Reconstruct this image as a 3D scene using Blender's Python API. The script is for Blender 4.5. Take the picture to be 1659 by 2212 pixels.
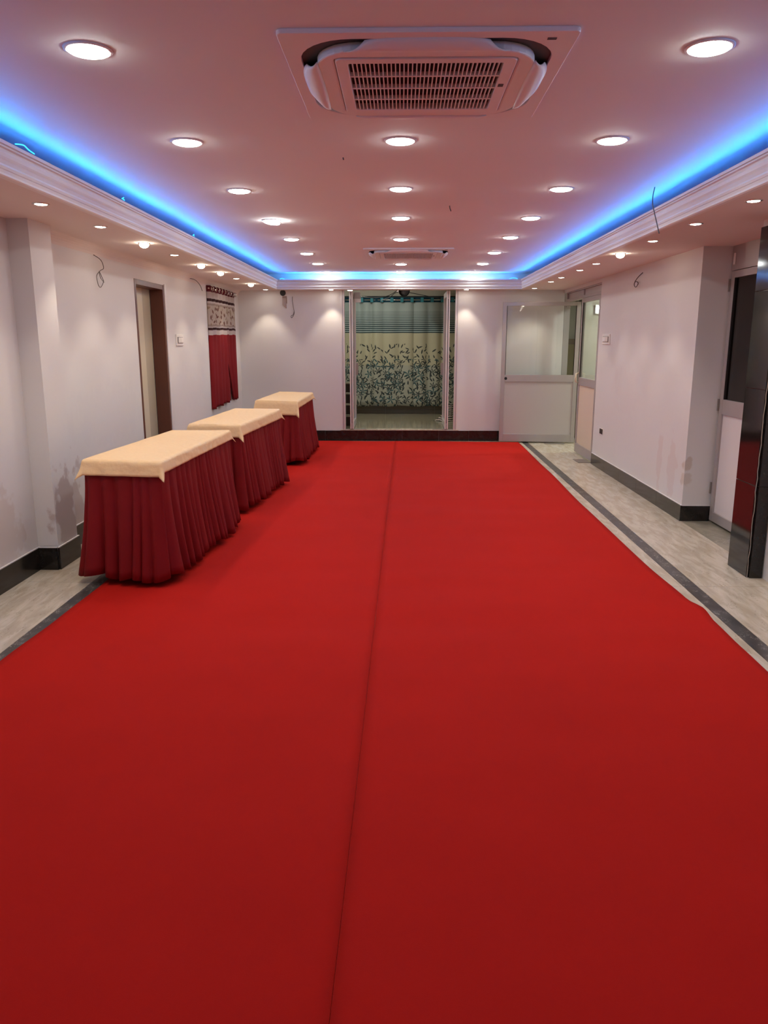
import bpy, bmesh, math, random
from math import sin, cos, pi, radians, sqrt, atan2
from mathutils import Vector, Matrix, noise as mnoise
random.seed(7)
for o in list(bpy.data.objects): bpy.data.objects.remove(o, do_unlink=True)
S = bpy.context.scene
C = S.collection

# ------------------------------------------------------------------ camera, exposure, world
F, PW, PH, CAMZ = 1661.0, 1659.0, 2212.0, 1.55
VX, VY = 867.0, 737.0                                  # vanishing point of the hall's length
dv = Vector((VX - PW/2, VY - PH/2, F)).normalized()    # hall axis in camera coords (x right, y down, z forward)
uv_ = dv.cross(Vector((1, 0, 0))).normalized()
if uv_.y > 0: uv_ = -uv_
xv = dv.cross(uv_).normalized()
if xv.x < 0: xv = -xv
Rw = Matrix((xv, dv, uv_))                             # world = Rw @ cam
cam = bpy.data.objects.new('camera', bpy.data.cameras.new('camera'))
C.objects.link(cam)
cam.data.sensor_fit = 'HORIZONTAL'; cam.data.sensor_width = 36.0
cam.data.lens = F / PW * 36.0
cam.data.clip_start = 0.05; cam.data.clip_end = 60
M3 = Matrix((Rw @ Vector((1, 0, 0)), Rw @ Vector((0, -1, 0)), Rw @ Vector((0, 0, -1)))).transposed()
cam.matrix_world = Matrix.Translation((0, 0, CAMZ)) @ M3.to_4x4()
S.camera = cam
S.view_settings.view_transform = 'Standard'; S.view_settings.look = 'None'
S.view_settings.exposure = 0.0; S.view_settings.gamma = 1.0
S.view_settings.use_curve_mapping = False
w = bpy.data.worlds.new('world'); S.world = w; w.use_nodes = True
w.node_tree.nodes['Background'].inputs[0].default_value = (0.02, 0.02, 0.025, 1)
w.node_tree.nodes['Background'].inputs[1].default_value = 1.0

MAIN_L = 84.0      # radiance of the round ceiling lights
SPOT_W = 12.5       # power of each little soffit spot
LED_L = 118.0        # radiance of the blue led tape
MAIN_COL = (0.96, 1.0, 0.97)
WARM = (1.0, 0.86, 0.66)

# hall dimensions (metres)
XL, XR, YB, YN = -2.51, 2.475, 12.2, -2.6
ZS, ZC = 2.31, 2.55
CLX, CRX, CBY = -1.875, 1.79, 11.90        # feet of the cornice

# ------------------------------------------------------------------ materials
def nd(nt, typ, **kw):
    n = nt.nodes.new(typ)
    for k, v in kw.items(): setattr(n, k, v)
    return n
def mat(name, col, rough=0.6, metal=0.0, spec=0.5, noise=0.0, nscale=6.0, bump=0.0, bscale=60.0, emit=None, estr=0.0, stretch=None):
    m = bpy.data.materials.new(name); m.use_nodes = True; nt = m.node_tree
    b = nt.nodes['Principled BSDF']
    b.inputs['Base Color'].default_value = (*col, 1); b.inputs['Roughness'].default_value = rough
    b.inputs['Metallic'].default_value = metal; b.inputs['Specular IOR Level'].default_value = spec
    tc = nd(nt, 'ShaderNodeTexCoord')
    vec = tc.outputs['Object']
    if stretch:
        mp = nd(nt, 'ShaderNodeMapping'); mp.inputs['Scale'].default_value = stretch
        nt.links.new(vec, mp.inputs[0]); vec = mp.outputs[0]
    if noise:
        t = nd(nt, 'ShaderNodeTexNoise'); t.inputs['Scale'].default_value = nscale; t.inputs['Detail'].default_value = 6
        nt.links.new(vec, t.inputs['Vector'])
        mx = nd(nt, 'ShaderNodeMix', data_type='RGBA'); 
        mx.inputs['A'].default_value = (*[c*(1-noise) for c in col], 1); mx.inputs['B'].default_value = (*[min(1, c*(1+noise)) for c in col], 1)
        nt.links.new(t.outputs[0], mx.inputs['Factor']); nt.links.new(mx.outputs['Result'], b.inputs['Base Color'])
    if bump:
        t = nd(nt, 'ShaderNodeTexNoise'); t.inputs['Scale'].default_value = bscale; t.inputs['Detail'].default_value = 4
        nt.links.new(vec, t.inputs['Vector'])
        bp = nd(nt, 'ShaderNodeBump'); bp.inputs['Strength'].default_value = bump; bp.inputs['Distance'].default_value = 0.01
        nt.links.new(t.outputs[0], bp.inputs['Height']); nt.links.new(bp.outputs[0], b.inputs['Normal'])
    if emit:
        b.inputs['Emission Color'].default_value = (*emit, 1); b.inputs['Emission Strength'].default_value = estr
    return m
def math_node(nt, op, a, b=None, c=None):
    n = nd(nt, 'ShaderNodeMath', operation=op)
    for i, v in enumerate((a, b, c)):
        if v is None: continue
        if isinstance(v, (int, float)): n.inputs[i].default_value = v
        else: nt.links.new(v, n.inputs[i])
    return n.outputs[0]
def mixc(nt, fac, a, b):
    mx = nd(nt, 'ShaderNodeMix', data_type='RGBA')
    for k, v in (('Factor', fac), ('A', a), ('B', b)):
        if isinstance(v, tuple): mx.inputs[k].default_value = (*v, 1)
        elif isinstance(v, (int, float)): mx.inputs[k].default_value = v
        else: nt.links.new(v, mx.inputs[k])
    return mx.outputs['Result']
def ramp(nt, v, a, b):
    r = nd(nt, 'ShaderNodeMapRange'); r.interpolation_type = 'SMOOTHSTEP'
    r.inputs['From Min'].default_value = a; r.inputs['From Max'].default_value = b
    nt.links.new(v, r.inputs[0]); return r.outputs[0]
def wall_paint(name, col, stains=()):
    """matt wall paint with damp or rubbed stains at (centre, radii, colour, amount)"""
    m = mat(name, col, 0.75, noise=0.03, nscale=1.5, bump=0.05, bscale=25)
    nt = m.node_tree; b = nt.nodes['Principled BSDF']
    src = b.inputs['Base Color'].links[0].from_socket
    geo = nd(nt, 'ShaderNodeNewGeometry')
    ns = nd(nt, 'ShaderNodeTexNoise'); ns.inputs['Scale'].default_value = 9; ns.inputs['Detail'].default_value = 5
    nt.links.new(geo.outputs['Position'], ns.inputs['Vector'])
    for cen, rad, sc, amt in stains:
        s = nd(nt, 'ShaderNodeVectorMath', operation='SUBTRACT'); nt.links.new(geo.outputs['Position'], s.inputs[0]); s.inputs[1].default_value = cen
        d = nd(nt, 'ShaderNodeVectorMath', operation='DIVIDE'); nt.links.new(s.outputs[0], d.inputs[0]); d.inputs[1].default_value = rad
        l = nd(nt, 'ShaderNodeVectorMath', operation='LENGTH'); nt.links.new(d.outputs[0], l.inputs[0])
        v = math_node(nt, 'ADD', l.outputs['Value'], math_node(nt, 'MULTIPLY', math_node(nt, 'SUBTRACT', ns.outputs[0], 0.5), 2.2))
        f = math_node(nt, 'MULTIPLY', math_node(nt, 'SUBTRACT', 1.0, ramp(nt, v, 0.75, 1.05)), amt)
        src = mixc(nt, f, src, sc)
    nt.links.new(src, b.inputs['Base Color'])
    return m
def glass_mat(name, tint=(0.97, 0.985, 0.975), rough=0.02, refl=1.0):
    m = bpy.data.materials.new(name); m.use_nodes = True; nt = m.node_tree
    nt.nodes.remove(nt.nodes['Principled BSDF'])
    tr = nd(nt, 'ShaderNodeBsdfTransparent'); tr.inputs[0].default_value = (*tint, 1)
    gl = nd(nt, 'ShaderNodeBsdfGlossy'); gl.inputs['Roughness'].default_value = rough
    geo = nd(nt, 'ShaderNodeNewGeometry'); dt = nd(nt, 'ShaderNodeVectorMath', operation='DOT_PRODUCT')
    nt.links.new(geo.outputs['Normal'], dt.inputs[0]); nt.links.new(geo.outputs['Incoming'], dt.inputs[1])
    c = math_node(nt, 'ABSOLUTE', dt.outputs['Value'])
    fres = math_node(nt, 'MULTIPLY_ADD', math_node(nt, 'POWER', math_node(nt, 'SUBTRACT', 1.0, c), 5.0), 0.96, 0.04)
    mx = nd(nt, 'ShaderNodeMixShader')
    nt.links.new(math_node(nt, 'MULTIPLY', fres, refl), mx.inputs[0])
    nt.links.new(tr.outputs[0], mx.inputs[1]); nt.links.new(gl.outputs[0], mx.inputs[2])
    nt.links.new(mx.outputs[0], nt.nodes['Material Output'].inputs[0])
    return m
def marble_mat(name, c1, c2, dark, stretch, rough=0.22, veins=0.5, vcol=None, vscale=1.0):
    m = mat(name, c1, rough); nt = m.node_tree; b = nt.nodes['Principled BSDF']
    geo = nd(nt, 'ShaderNodeNewGeometry')
    mp = nd(nt, 'ShaderNodeMapping'); mp.inputs['Scale'].default_value = stretch
    nt.links.new(geo.outputs['Position'], mp.inputs[0])
    n1 = nd(nt, 'ShaderNodeTexNoise'); n1.inputs['Scale'].default_value = 1.5; n1.inputs['Detail'].default_value = 7; n1.inputs['Distortion'].default_value = 0.6
    nt.links.new(mp.outputs[0], n1.inputs[0])
    base = mixc(nt, ramp(nt, n1.outputs[0], 0.35, 0.68), c1, c2)
    n2 = nd(nt, 'ShaderNodeTexNoise'); n2.inputs['Scale'].default_value = 4.0*vscale; n2.inputs['Detail'].default_value = 5; n2.inputs['Distortion'].default_value = 1.2
    nt.links.new(mp.outputs[0], n2.inputs[0])
    v = math_node(nt, 'ABSOLUTE', math_node(nt, 'SUBTRACT', n2.outputs[0], 0.53))
    f = math_node(nt, 'MULTIPLY', math_node(nt, 'SUBTRACT', 1.0, ramp(nt, v, 0.0, 0.03)), veins)
    n3 = nd(nt, 'ShaderNodeTexNoise'); n3.inputs['Scale'].default_value = 2.3; nt.links.new(mp.outputs[0], n3.inputs[0])
    f = math_node(nt, 'MULTIPLY', f, ramp(nt, n3.outputs[0], 0.48, 0.62))
    nt.links.new(mixc(nt, f, base, dark), b.inputs['Base Color'])
    return m
M = {}
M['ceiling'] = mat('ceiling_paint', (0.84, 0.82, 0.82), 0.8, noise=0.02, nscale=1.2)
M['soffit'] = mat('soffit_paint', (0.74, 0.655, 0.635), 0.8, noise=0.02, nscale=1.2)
M['wall'] = wall_paint('wall_paint', (0.70, 0.685, 0.69))
M['wall_left'] = wall_paint('wall_paint_left', (0.70, 0.685, 0.69), [
    ((-2.37, 5.28, 0.36), (0.2, 0.17, 0.30), (0.36, 0.24, 0.22), 0.55),
    ((-2.51, 5.7, 0.3), (0.1, 0.25, 0.35), (0.42, 0.30, 0.28), 0.5),
    ((-2.51, 4.72, 0.36), (0.1, 0.18, 0.28), (0.50, 0.40, 0.34), 0.35),
    ((-2.51, 8.8, 1.0), (0.1, 1.3, 0.25), (0.6, 0.57, 0.6), 0.12),
    ((-2.51, 6.6, 0.95), (0.1, 0.9, 0.25), (0.6, 0.57, 0.6), 0.12)])
M['wall_right'] = wall_paint('wall_paint_right', (0.70, 0.685, 0.69), [
    ((2.475, 7.0, 0.42), (0.1, 0.12, 0.30), (0.60, 0.46, 0.44), 0.3),
    ((2.475, 7.35, 0.45), (0.1, 0.07, 0.30), (0.60, 0.46, 0.44), 0.3),
    ((2.50, 6.66, 0.50), (0.06, 0.1, 0.06), (0.45, 0.33, 0.24), 0.5),
    ((2.50, 6.66, 0.37), (0.05, 0.1, 0.06), (0.47, 0.36, 0.28), 0.4),
    ((2.475, 8.6, 1.0), (0.1, 0.5, 0.3), (0.66, 0.56, 0.58), 0.1)])
M['plaster'] = mat('white_cornice_paint', (0.80, 0.77, 0.78), 0.55)
M['marble'] = marble_mat('beige_marble', (0.50, 0.43, 0.33), (0.64, 0.57, 0.47), (0.26, 0.22, 0.16), (12.0, 2.4, 1.0), 0.25, 0.6)
M['marble_dark'] = marble_mat('greenish_marble', (0.24, 0.22, 0.17), (0.36, 0.33, 0.26), (0.5, 0.47, 0.4), (3.0, 2.0, 1.0), 0.25, 0.4)
M['granite_strip'] = marble_mat('dark_veined_marble', (0.035, 0.033, 0.032), (0.075, 0.07, 0.066), (0.45, 0.43, 0.40), (7.0, 4.0, 5.0), 0.3, 1.0, None, 1.6)
M['granite'] = marble_mat('black_granite', (0.010, 0.009, 0.009), (0.016, 0.015, 0.015), (0.05, 0.05, 0.05), (20, 20, 20), 0.08, 0.2)
M['skirting'] = marble_mat('black_skirting_stone', (0.012, 0.010, 0.010), (0.02, 0.017, 0.016), (0.10, 0.09, 0.08), (9, 9, 9), 0.16, 0.25)
M['grout'] = mat('grout', (0.35, 0.32, 0.28), 0.9)
M['chipped'] = mat('chipped_plaster_edge', (0.30, 0.26, 0.23), 0.9, noise=0.35, nscale=40)
M['carpet'] = mat('red_carpet_felt', (0.47, 0.010, 0.005), 0.9, spec=0.12, noise=0.08, nscale=2.5, bump=0.25, bscale=500)
M['skirt'] = mat('maroon_satin', (0.20, 0.005, 0.008), 0.6, spec=0.2, noise=0.1, nscale=8)
M['cloth'] = mat('peach_tablecloth', (0.86, 0.60, 0.33), 0.6, noise=0.06, nscale=30, bump=0.6, bscale=22)
M['wood_dark'] = mat('brown_painted_wood', (0.12, 0.04, 0.025), 0.4, noise=0.15, nscale=4, stretch=(8, 8, 1))
M['table_wood'] = mat('plywood', (0.30, 0.2, 0.12), 0.6, noise=0.15, nscale=5)
M['cream'] = mat('cream_door_paint', (0.62, 0.55, 0.42), 0.5, noise=0.03, nscale=3)
M['cream2'] = mat('greyer_cream', (0.46, 0.40, 0.30), 0.5, noise=0.03, nscale=3)
M['alu'] = mat('anodised_aluminium', (0.44, 0.40, 0.40), 0.42, metal=0.35, noise=0.04, nscale=5)
M['alu_bright'] = mat('pale_aluminium', (0.72, 0.68, 0.68), 0.38, metal=0.25)
M['panel_grey'] = mat('dim_lit_panel', (0.50, 0.46, 0.45), 0.35)  # leaf panel is white laminate; its duller light is put into this grey
M['panel_warm_lit'] = mat('white_laminate_warm_lit', (0.72, 0.60, 0.48), 0.4)  # white laminate too, with the warm light on it painted in
M['panel_white'] = mat('white_laminate', (0.72, 0.68, 0.70), 0.35)
M['glass'] = glass_mat('clear_glass')
M['glass_dark'] = glass_mat('smoked_glass', (0.35, 0.32, 0.31), 0.05)
M['rubber'] = mat('black_rubber', (0.012, 0.01, 0.01), 0.7)
M['black'] = mat('black_plastic', (0.012, 0.012, 0.013), 0.45)
M['wire'] = mat('grey_wire_insulation', (0.10, 0.08, 0.08), 0.5)
M['white_plastic'] = mat('white_plastic', (0.80, 0.77, 0.76), 0.35)
M['ac_white'] = mat('ac_white_plastic', (0.82, 0.79, 0.79), 0.4)
M['ac_slot'] = mat('ac_grey_slot', (0.07, 0.065, 0.065), 0.6)
M['ac_dark'] = mat('ac_dark_filter', (0.02, 0.02, 0.022), 0.8)
M['chrome'] = mat('chrome', (0.75, 0.74, 0.72), 0.15, metal=1.0)
M['steel'] = mat('dull_steel_plate', (0.32, 0.29, 0.27), 0.4, metal=0.6)
M['diffuser'] = mat('lit_diffuser', (0.9, 0.9, 0.9), 0.5, emit=MAIN_COL, estr=MAIN_L)
M['spot_lens'] = mat('lit_spot_lens', (0.9, 0.9, 0.9), 0.5, emit=(1, 0.9, 0.75), estr=45)
M['bulb'] = mat('lit_warm_bulb', (0.9, 0.9, 0.9), 0.5, emit=WARM, estr=55)
M['led'] = mat('lit_blue_led', (0.1, 0.1, 0.1), 0.5, emit=(0.0, 0.29, 1.0), estr=LED_L)
M['tape'] = mat('led_tape_added_glow', (0.6, 0.6, 0.62), 0.5, emit=(0.01, 0.06, 1.0), estr=LED_L*0.03)  # faint blue emission added to the tape backing to lift the dark band
M['room_wall'] = mat('corridor_wall_paint', (0.66, 0.64, 0.55), 0.8, noise=0.03, nscale=2)
M['yellow_dado'] = mat('ochre_dado_paint', (0.42, 0.34, 0.10), 0.6)
M['brown_band'] = mat('brown_band_paint', (0.26, 0.16, 0.06), 0.6)
M['riser'] = mat('dark_maroon_granite', (0.035, 0.018, 0.017), 0.15)
M['white_tube'] = mat('lit_cool_tube', (0.9, 0.9, 0.9), 0.5, emit=(0.85, 1.0, 0.92), estr=30)

# ------------------------------------------------------------------ mesh helpers
class MB:
    def __init__(self): self.bm = bmesh.new(); self.uv = None
    def box(self, a, b):
        x0, y0, z0 = a; x1, y1, z1 = b
        vs = [self.bm.verts.new(p) for p in ((x0,y0,z0),(x1,y0,z0),(x1,y1,z0),(x0,y1,z0),(x0,y0,z1),(x1,y0,z1),(x1,y1,z1),(x0,y1,z1))]
        for f in ((0,3,2,1),(4,5,6,7),(0,1,5,4),(1,2,6,5),(2,3,7,6),(3,0,4,7)): self.bm.faces.new([vs[i] for i in f])
        return self
    def prism(self, pts, z0, z1):
        a = [self.bm.verts.new((x, y, z0)) for x, y in pts]; b = [self.bm.verts.new((x, y, z1)) for x, y in pts]
        n = len(pts); self.bm.faces.new(a[::-1]); self.bm.faces.new(b)
        for i in range(n): self.bm.faces.new((a[i], a[(i+1) % n], b[(i+1) % n], b[i]))
        return self
    def lathe(self, prof, n=24, c=(0, 0, 0), axis='z', cap=True):
        rings = []
        for r, z in prof:
            ring = []
            for k in range(n):
                t = 2*pi*k/n; p = (r*cos(t), r*sin(t), z)
                if axis == 'y': p = (p[0], -p[2], p[1])
                if axis == 'x': p = (p[2], p[0], p[1])
                ring.append(self.bm.verts.new((p[0]+c[0], p[1]+c[1], p[2]+c[2])))
            rings.append(ring)
        for a, b in zip(rings, rings[1:]):
            for k in range(n): self.bm.faces.new((a[k], a[(k+1) % n], b[(k+1) % n], b[k]))
        if cap:
            self.bm.faces.new(rings[0][::-1]); self.bm.faces.new(rings[-1])
        return self
    def tube(self, pts, r=0.003, n=6):
        pts = [Vector(p) for p in pts]; rings = []
        for i, p in enumerate(pts):
            t = (pts[min(i+1, len(pts)-1)] - pts[max(i-1, 0)]).normalized()
            a = t.cross(Vector((0.3, 0.9, 0.31)) if abs(t.y) < 0.9 else Vector((1, 0, 0))).normalized(); b = t.cross(a)
            rings.append([self.bm.verts.new(p + r*(cos(2*pi*k/n)*a + sin(2*pi*k/n)*b)) for k in range(n)])
        for a, b in zip(rings, rings[1:]):
            for k in range(n): self.bm.faces.new((a[k], a[(k+1) % n], b[(k+1) % n], b[k]))
        self.bm.faces.new(rings[0][::-1]); self.bm.faces.new(rings[-1])
        return self
    def grid(self, nu, nv, fn, uvfn=None):
        vs = [[self.bm.verts.new(fn(i/nu, j/nv)) for j in range(nv+1)] for i in range(nu+1)]
        if uvfn: lay = self.bm.loops.layers.uv.verify()
        for i in range(nu):
            for j in range(nv):
                f = self.bm.faces.new((vs[i][j], vs[i+1][j], vs[i+1][j+1], vs[i][j+1]))
                if uvfn:
                    for l, (a, b) in zip(f.loops, ((i, j), (i+1, j), (i+1, j+1), (i, j+1))): l[lay].uv = uvfn(a/nu, b/nv)
        return self
    def build(self, name, m, parent=None, smooth=False, bevel=0.0, thick=0.0, recalc=True):
        if recalc: bmesh.ops.recalc_face_normals(self.bm, faces=self.bm.faces)
        me = bpy.data.meshes.new(name); self.bm.to_mesh(me); self.bm.free()
        me.materials.append(m if not isinstance(m, str) else M[m])
        o = bpy.data.objects.new(name, me); C.objects.link(o)
        if parent: o.parent = parent
        if smooth:
            for p in me.polygons: p.use_smooth = True
        if bevel:
            md = o.modifiers.new('bevel', 'BEVEL'); md.width = bevel; md.segments = 2; md.limit_method = 'ANGLE'
        if thick:
            md = o.modifiers.new('thickness', 'SOLIDIFY'); md.thickness = thick; md.offset = 0
        return o
def tag(o, label=None, cat=None, group=None, kind=None):
    if label: o['label'] = label
    if cat: o['category'] = cat
    if group: o['group'] = group
    if kind: o['kind'] = kind
    return o
def empty(name, loc=(0, 0, 0), label=None, cat=None, group=None, kind=None):
    o = bpy.data.objects.new(name, None); C.objects.link(o); o.location = loc; o.empty_display_size = 0.1
    return tag(o, label, cat, group, kind)
def children(o): return [c for c in bpy.data.objects if c.parent == o]
def copy_tree(o, parent=None):
    c = o.copy(); C.objects.link(c); c.parent = parent
    for ch in children(o): copy_tree(ch, c)
    return c
def setting(o): o['kind'] = 'structure'; return o
def ordinal(i): return ['first', 'second', 'third', 'fourth', 'fifth', 'sixth', 'seventh', 'eighth', 'ninth', 'tenth'][i]

# ------------------------------------------------------------------ room shell
fl = setting(MB().box((-2.75, YN, -0.10), (3.2, YB, -0.006)).build('floor', 'grout'))
def slab(x0, y0, x1, y1, m='marble', z1=0.0):
    return MB().box((x0, y0, -0.006), (x1, y1, z1)).build('marble_slab', m, fl)
sx_in = lambda y: 1.79 + 0.009*y          # inner edge of the right inlay strip
def quad_slab(pts, name, m):
    return MB().prism(pts, -0.006, 0.0).build(name, m, fl)
ys = [YN, -0.6, 1.2, 3.0, 4.8, 6.66, 8.5, 10.3, 12.2]
for a, b in zip(ys, ys[1:]):
    g = 0.0015
    quad_slab([(sx_in(a)+0.092, a+g), (XR-0.002, a+g), (XR-0.002, b-g), (sx_in(b)+0.092, b-g)], 'marble_slab', 'marble')
    quad_slab([(1.2, a+g), (sx_in(a)-0.002, a+g), (sx_in(b)-0.002, b-g), (1.2, b-g)], 'marble_slab', 'marble')
    slab(XL, a+g, -2.032, b-g)
    slab(-1.928, a+g, -1.4, b-g)
    slab(-1.398, a+g, -0.1, b-g); slab(-0.098, a+g, 1.198, b-g)
    quad_slab([(sx_in(a), a+g), (sx_in(a)+0.09, a+g), (sx_in(b)+0.09, b-g), (sx_in(b), b-g)], 'inlay_strip', 'granite_strip')
    MB().box((-2.03, a+g, -0.006), (-1.93, b-g, 0.0)).build('inlay_strip', 'granite_strip', fl)
slab(XR, 5.3, 3.15, 6.675, 'marble_dark')
slab(XR, YN, 3.15, 5.298, 'marble')

ce = setting(MB().box((-2.8, YN-0.2, ZC), (3.3, YB+0.25, ZC+0.12)).build('ceiling', 'ceiling'))
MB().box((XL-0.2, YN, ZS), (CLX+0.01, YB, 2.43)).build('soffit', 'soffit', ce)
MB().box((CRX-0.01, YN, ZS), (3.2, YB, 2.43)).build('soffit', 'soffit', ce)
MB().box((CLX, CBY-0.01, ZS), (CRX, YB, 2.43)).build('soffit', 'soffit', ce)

# left wall with the brown door's opening and the curtained window recess
DY0, DY1, DZ = 7.45, 8.37, 2.125
WY0, WY1, WZ0, WZ1 = 10.55, 11.60, 1.05, 2.16
wl = MB()
for a, b in (((XL-0.2, YN, 0), (XL, DY0, 2.6)), ((XL-0.2, DY0, DZ), (XL, DY1, 2.6)), ((XL-0.2, DY1, 0), (XL, WY0, 2.6)),
             ((XL-0.2, WY0, 0), (XL, WY1, WZ0)), ((XL-0.2, WY0, WZ1), (XL, WY1, 2.6)), ((XL-0.2, WY1, 0), (XL, YB+0.2, 2.6)),
             ((XL, 5.10, 0), (-2.37, 5.42, ZS))):
    wl.box(a, b)
wl = setting(wl.build('wall_left', 'wall_left'))
# cove where left wall meets the soffit
cv = []
for k in range(7):
    t = k/6*pi/2; cv.append((XL + 0.07*(1-sin(t)) if k else XL+0.07, ZS - 0.07*(1-cos(t))))
def sweep_y(prof, y0, y1):
    m = MB(); a = [m.bm.verts.new((x, y0, z)) for x, z in prof]; b = [m.bm.verts.new((x, y1, z)) for x, z in prof]
    n = len(prof)
    for i in range(n): m.bm.faces.new((a[i], a[(i+1) % n], b[(i+1) % n], b[i]))
    m.bm.faces.new(a[::-1]); m.bm.faces.new(b); return m
cove = [(XL-0.01, ZS+0.01), (XL-0.01, ZS-0.075), (XL, ZS-0.075)] + [(XL + 0.075*(1-cos(t)), ZS - 0.075*(1-sin(t))) for t in [k*pi/12 for k in range(1, 6)]] + [(XL+0.075, ZS), (XL+0.075, ZS+0.01)]
m_ = sweep_y(cove, 5.42, YB); setting(m_.build('trim_2', 'soffit', smooth=False))

# right wall: plain run, then recess with a door near the camera, then the granite column
wr = MB()
OY0, OY1 = 9.95, 12.06
wr.box((XR, 6.68, 0), (2.74, OY0, 2.6)); wr.box((XR, OY0, 2.262), (XR+0.16, OY1, 2.6))
wr.box((XR-0.0, OY1, 2.262), (XR+0.16, YB+0.2, 2.6))
wr.box((2.74, 6.675, 0), (2.86, 9.95, 2.6))
wr = setting(wr.build('wall_right', 'wall_right'))
wr2 = setting(MB().box((2.425, YN, 0), (2.62, 5.24, ZS)).box((2.36, 5.24, 2.268), (2.8, 5.30, ZS)).box((2.335, 5.0, 2.268), (2.45, 5.30, ZS)).box((2.62, 4.9, 0), (3.0, 5.2, ZS)).build('wall_right_front', 'wall'))
setting(MB().box((-2.75, YN-0.2, 0), (3.2, YN, 2.6)).build('wall_front', 'wall'))
# back wall with the raised doorway
DX0, DX1, SZ = -0.93, 0.88, 0.18
wb = MB().box((XL-0.2, YB, 0), (DX0, YB+0.14, 2.62)).box((DX1, YB, 0), (2.485, YB+0.14, 2.62)).box((DX0, YB, 2.318), (DX1, YB+0.14, 2.62)).box((DX0, YB, 0), (DX1, YB+0.14, SZ-0.012))
wb = setting(wb.build('wall_back', 'wall'))
MB().box((DX0-0.03, YB-0.022, SZ-0.012), (DX1+0.03, YB+0.16, SZ)).build('threshold', 'marble', wb, bevel=0.003)

# skirtings, tile by tile
def skirting(name, runs):
    root = setting(empty(name))
    for (p, q, n, h) in runs:
        p, q = Vector(p), Vector(q); d = (q-p)/n; t = d.normalized(); nrm = Vector((-t.y, t.x, 0))
        for k in range(n):
            a = p + d*k + t*0.001; b = p + d*(k+1) - t*0.001
            h_ = h + random.uniform(-0.002, 0.002)
            pts = [a, b, b + Vector((nrm.x, nrm.y))*0.014, a + Vector((nrm.x, nrm.y))*0.014]
            MB().prism([(v.x, v.y) for v in pts], 0.0, h_).build('granite_tile', 'skirting', root)
            c = [a + Vector((nrm.x, nrm.y))*0.001, b + Vector((nrm.x, nrm.y))*0.001, b + Vector((nrm.x, nrm.y))*0.010, a + Vector((nrm.x, nrm.y))*0.010]
            if name != 'baseboard_back': MB().prism([(v.x, v.y) for v in c], h_, h_+0.006).build('plaster_edge', 'plaster', root)
    return root
V2 = lambda x, y: Vector((x, y))
def sk(name, runs): return skirting(name, [(V2(*a), V2(*b), n, h) for a, b, n, h in runs])
# normals point to the left of travel
sk('baseboard_left', [((XL, 5.10), (XL, YN), 13, 0.155), ((-2.37, 5.086), (-2.496, 5.086), 1, 0.155), ((-2.37, 5.434), (-2.37, 5.086), 1, 0.155),
                      ((XL, 7.44), (XL, 5.42), 4, 0.155), ((XL, YB), (XL, 8.38), 6, 0.155)])
sk('baseboard_back', [((-0.55-0.57*0, YB), (XL, YB), 3, 0.165), ((0.02, YB), (-0.55, YB), 1, 0.165), ((0.60, YB), (0.02, YB), 1, 0.165), ((1.55, YB), (0.60, YB), 2, 0.165), ((2.47, YB), (1.55, YB), 2, 0.165)])
sk('baseboard_right', [((XR, 6.666), (XR, OY0-0.015), 5, 0.14), ((2.72, 6.68), (XR-0.014, 6.68), 1, 0.135)])

# moulded cornice around the raised ceiling
prof = [(-0.02, 2.302), (0.008, 2.302), (0.016, 2.308), (0.016, 2.318), (0.004, 2.324), (0.004, 2.334), (0.014, 2.340), (0.018, 2.352), (0.012, 2.364), (0.004, 2.368),
        (0.004, 2.378), (0.010, 2.386), (0.017, 2.400), (0.019, 2.416), (0.014, 2.430), (0.014, 2.437), (0.026, 2.441), (0.026, 2.449), (0.019, 2.451), (0.030, 2.455), (0.030, 2.472), (0.022, 2.472), (0.020, 2.462), (-0.02, 2.462)]
BACKH = 0.84                                           # the lip sags a little towards the far end
cm = MB(); rings = []
for side in range(4):
    ring = []
    for d, z in prof:
        if side == 0: p = (CLX+d, YN, z)
        elif side == 1: p = (CLX+d, CBY-d, 2.302 + (z-2.302)*BACKH)
        elif side == 2: p = (CRX-d, CBY-d, 2.302 + (z-2.302)*BACKH)
        else: p = (CRX-d, YN, z)
        ring.append(cm.bm.verts.new(p))
    rings.append(ring)
n = len(prof)
for a, b in zip(rings, rings[1:]):
    for i in range(n): cm.bm.faces.new((a[i], a[(i+1) % n], b[(i+1) % n], b[i]))
setting(cm.build('trim_1', 'plaster'))

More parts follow.
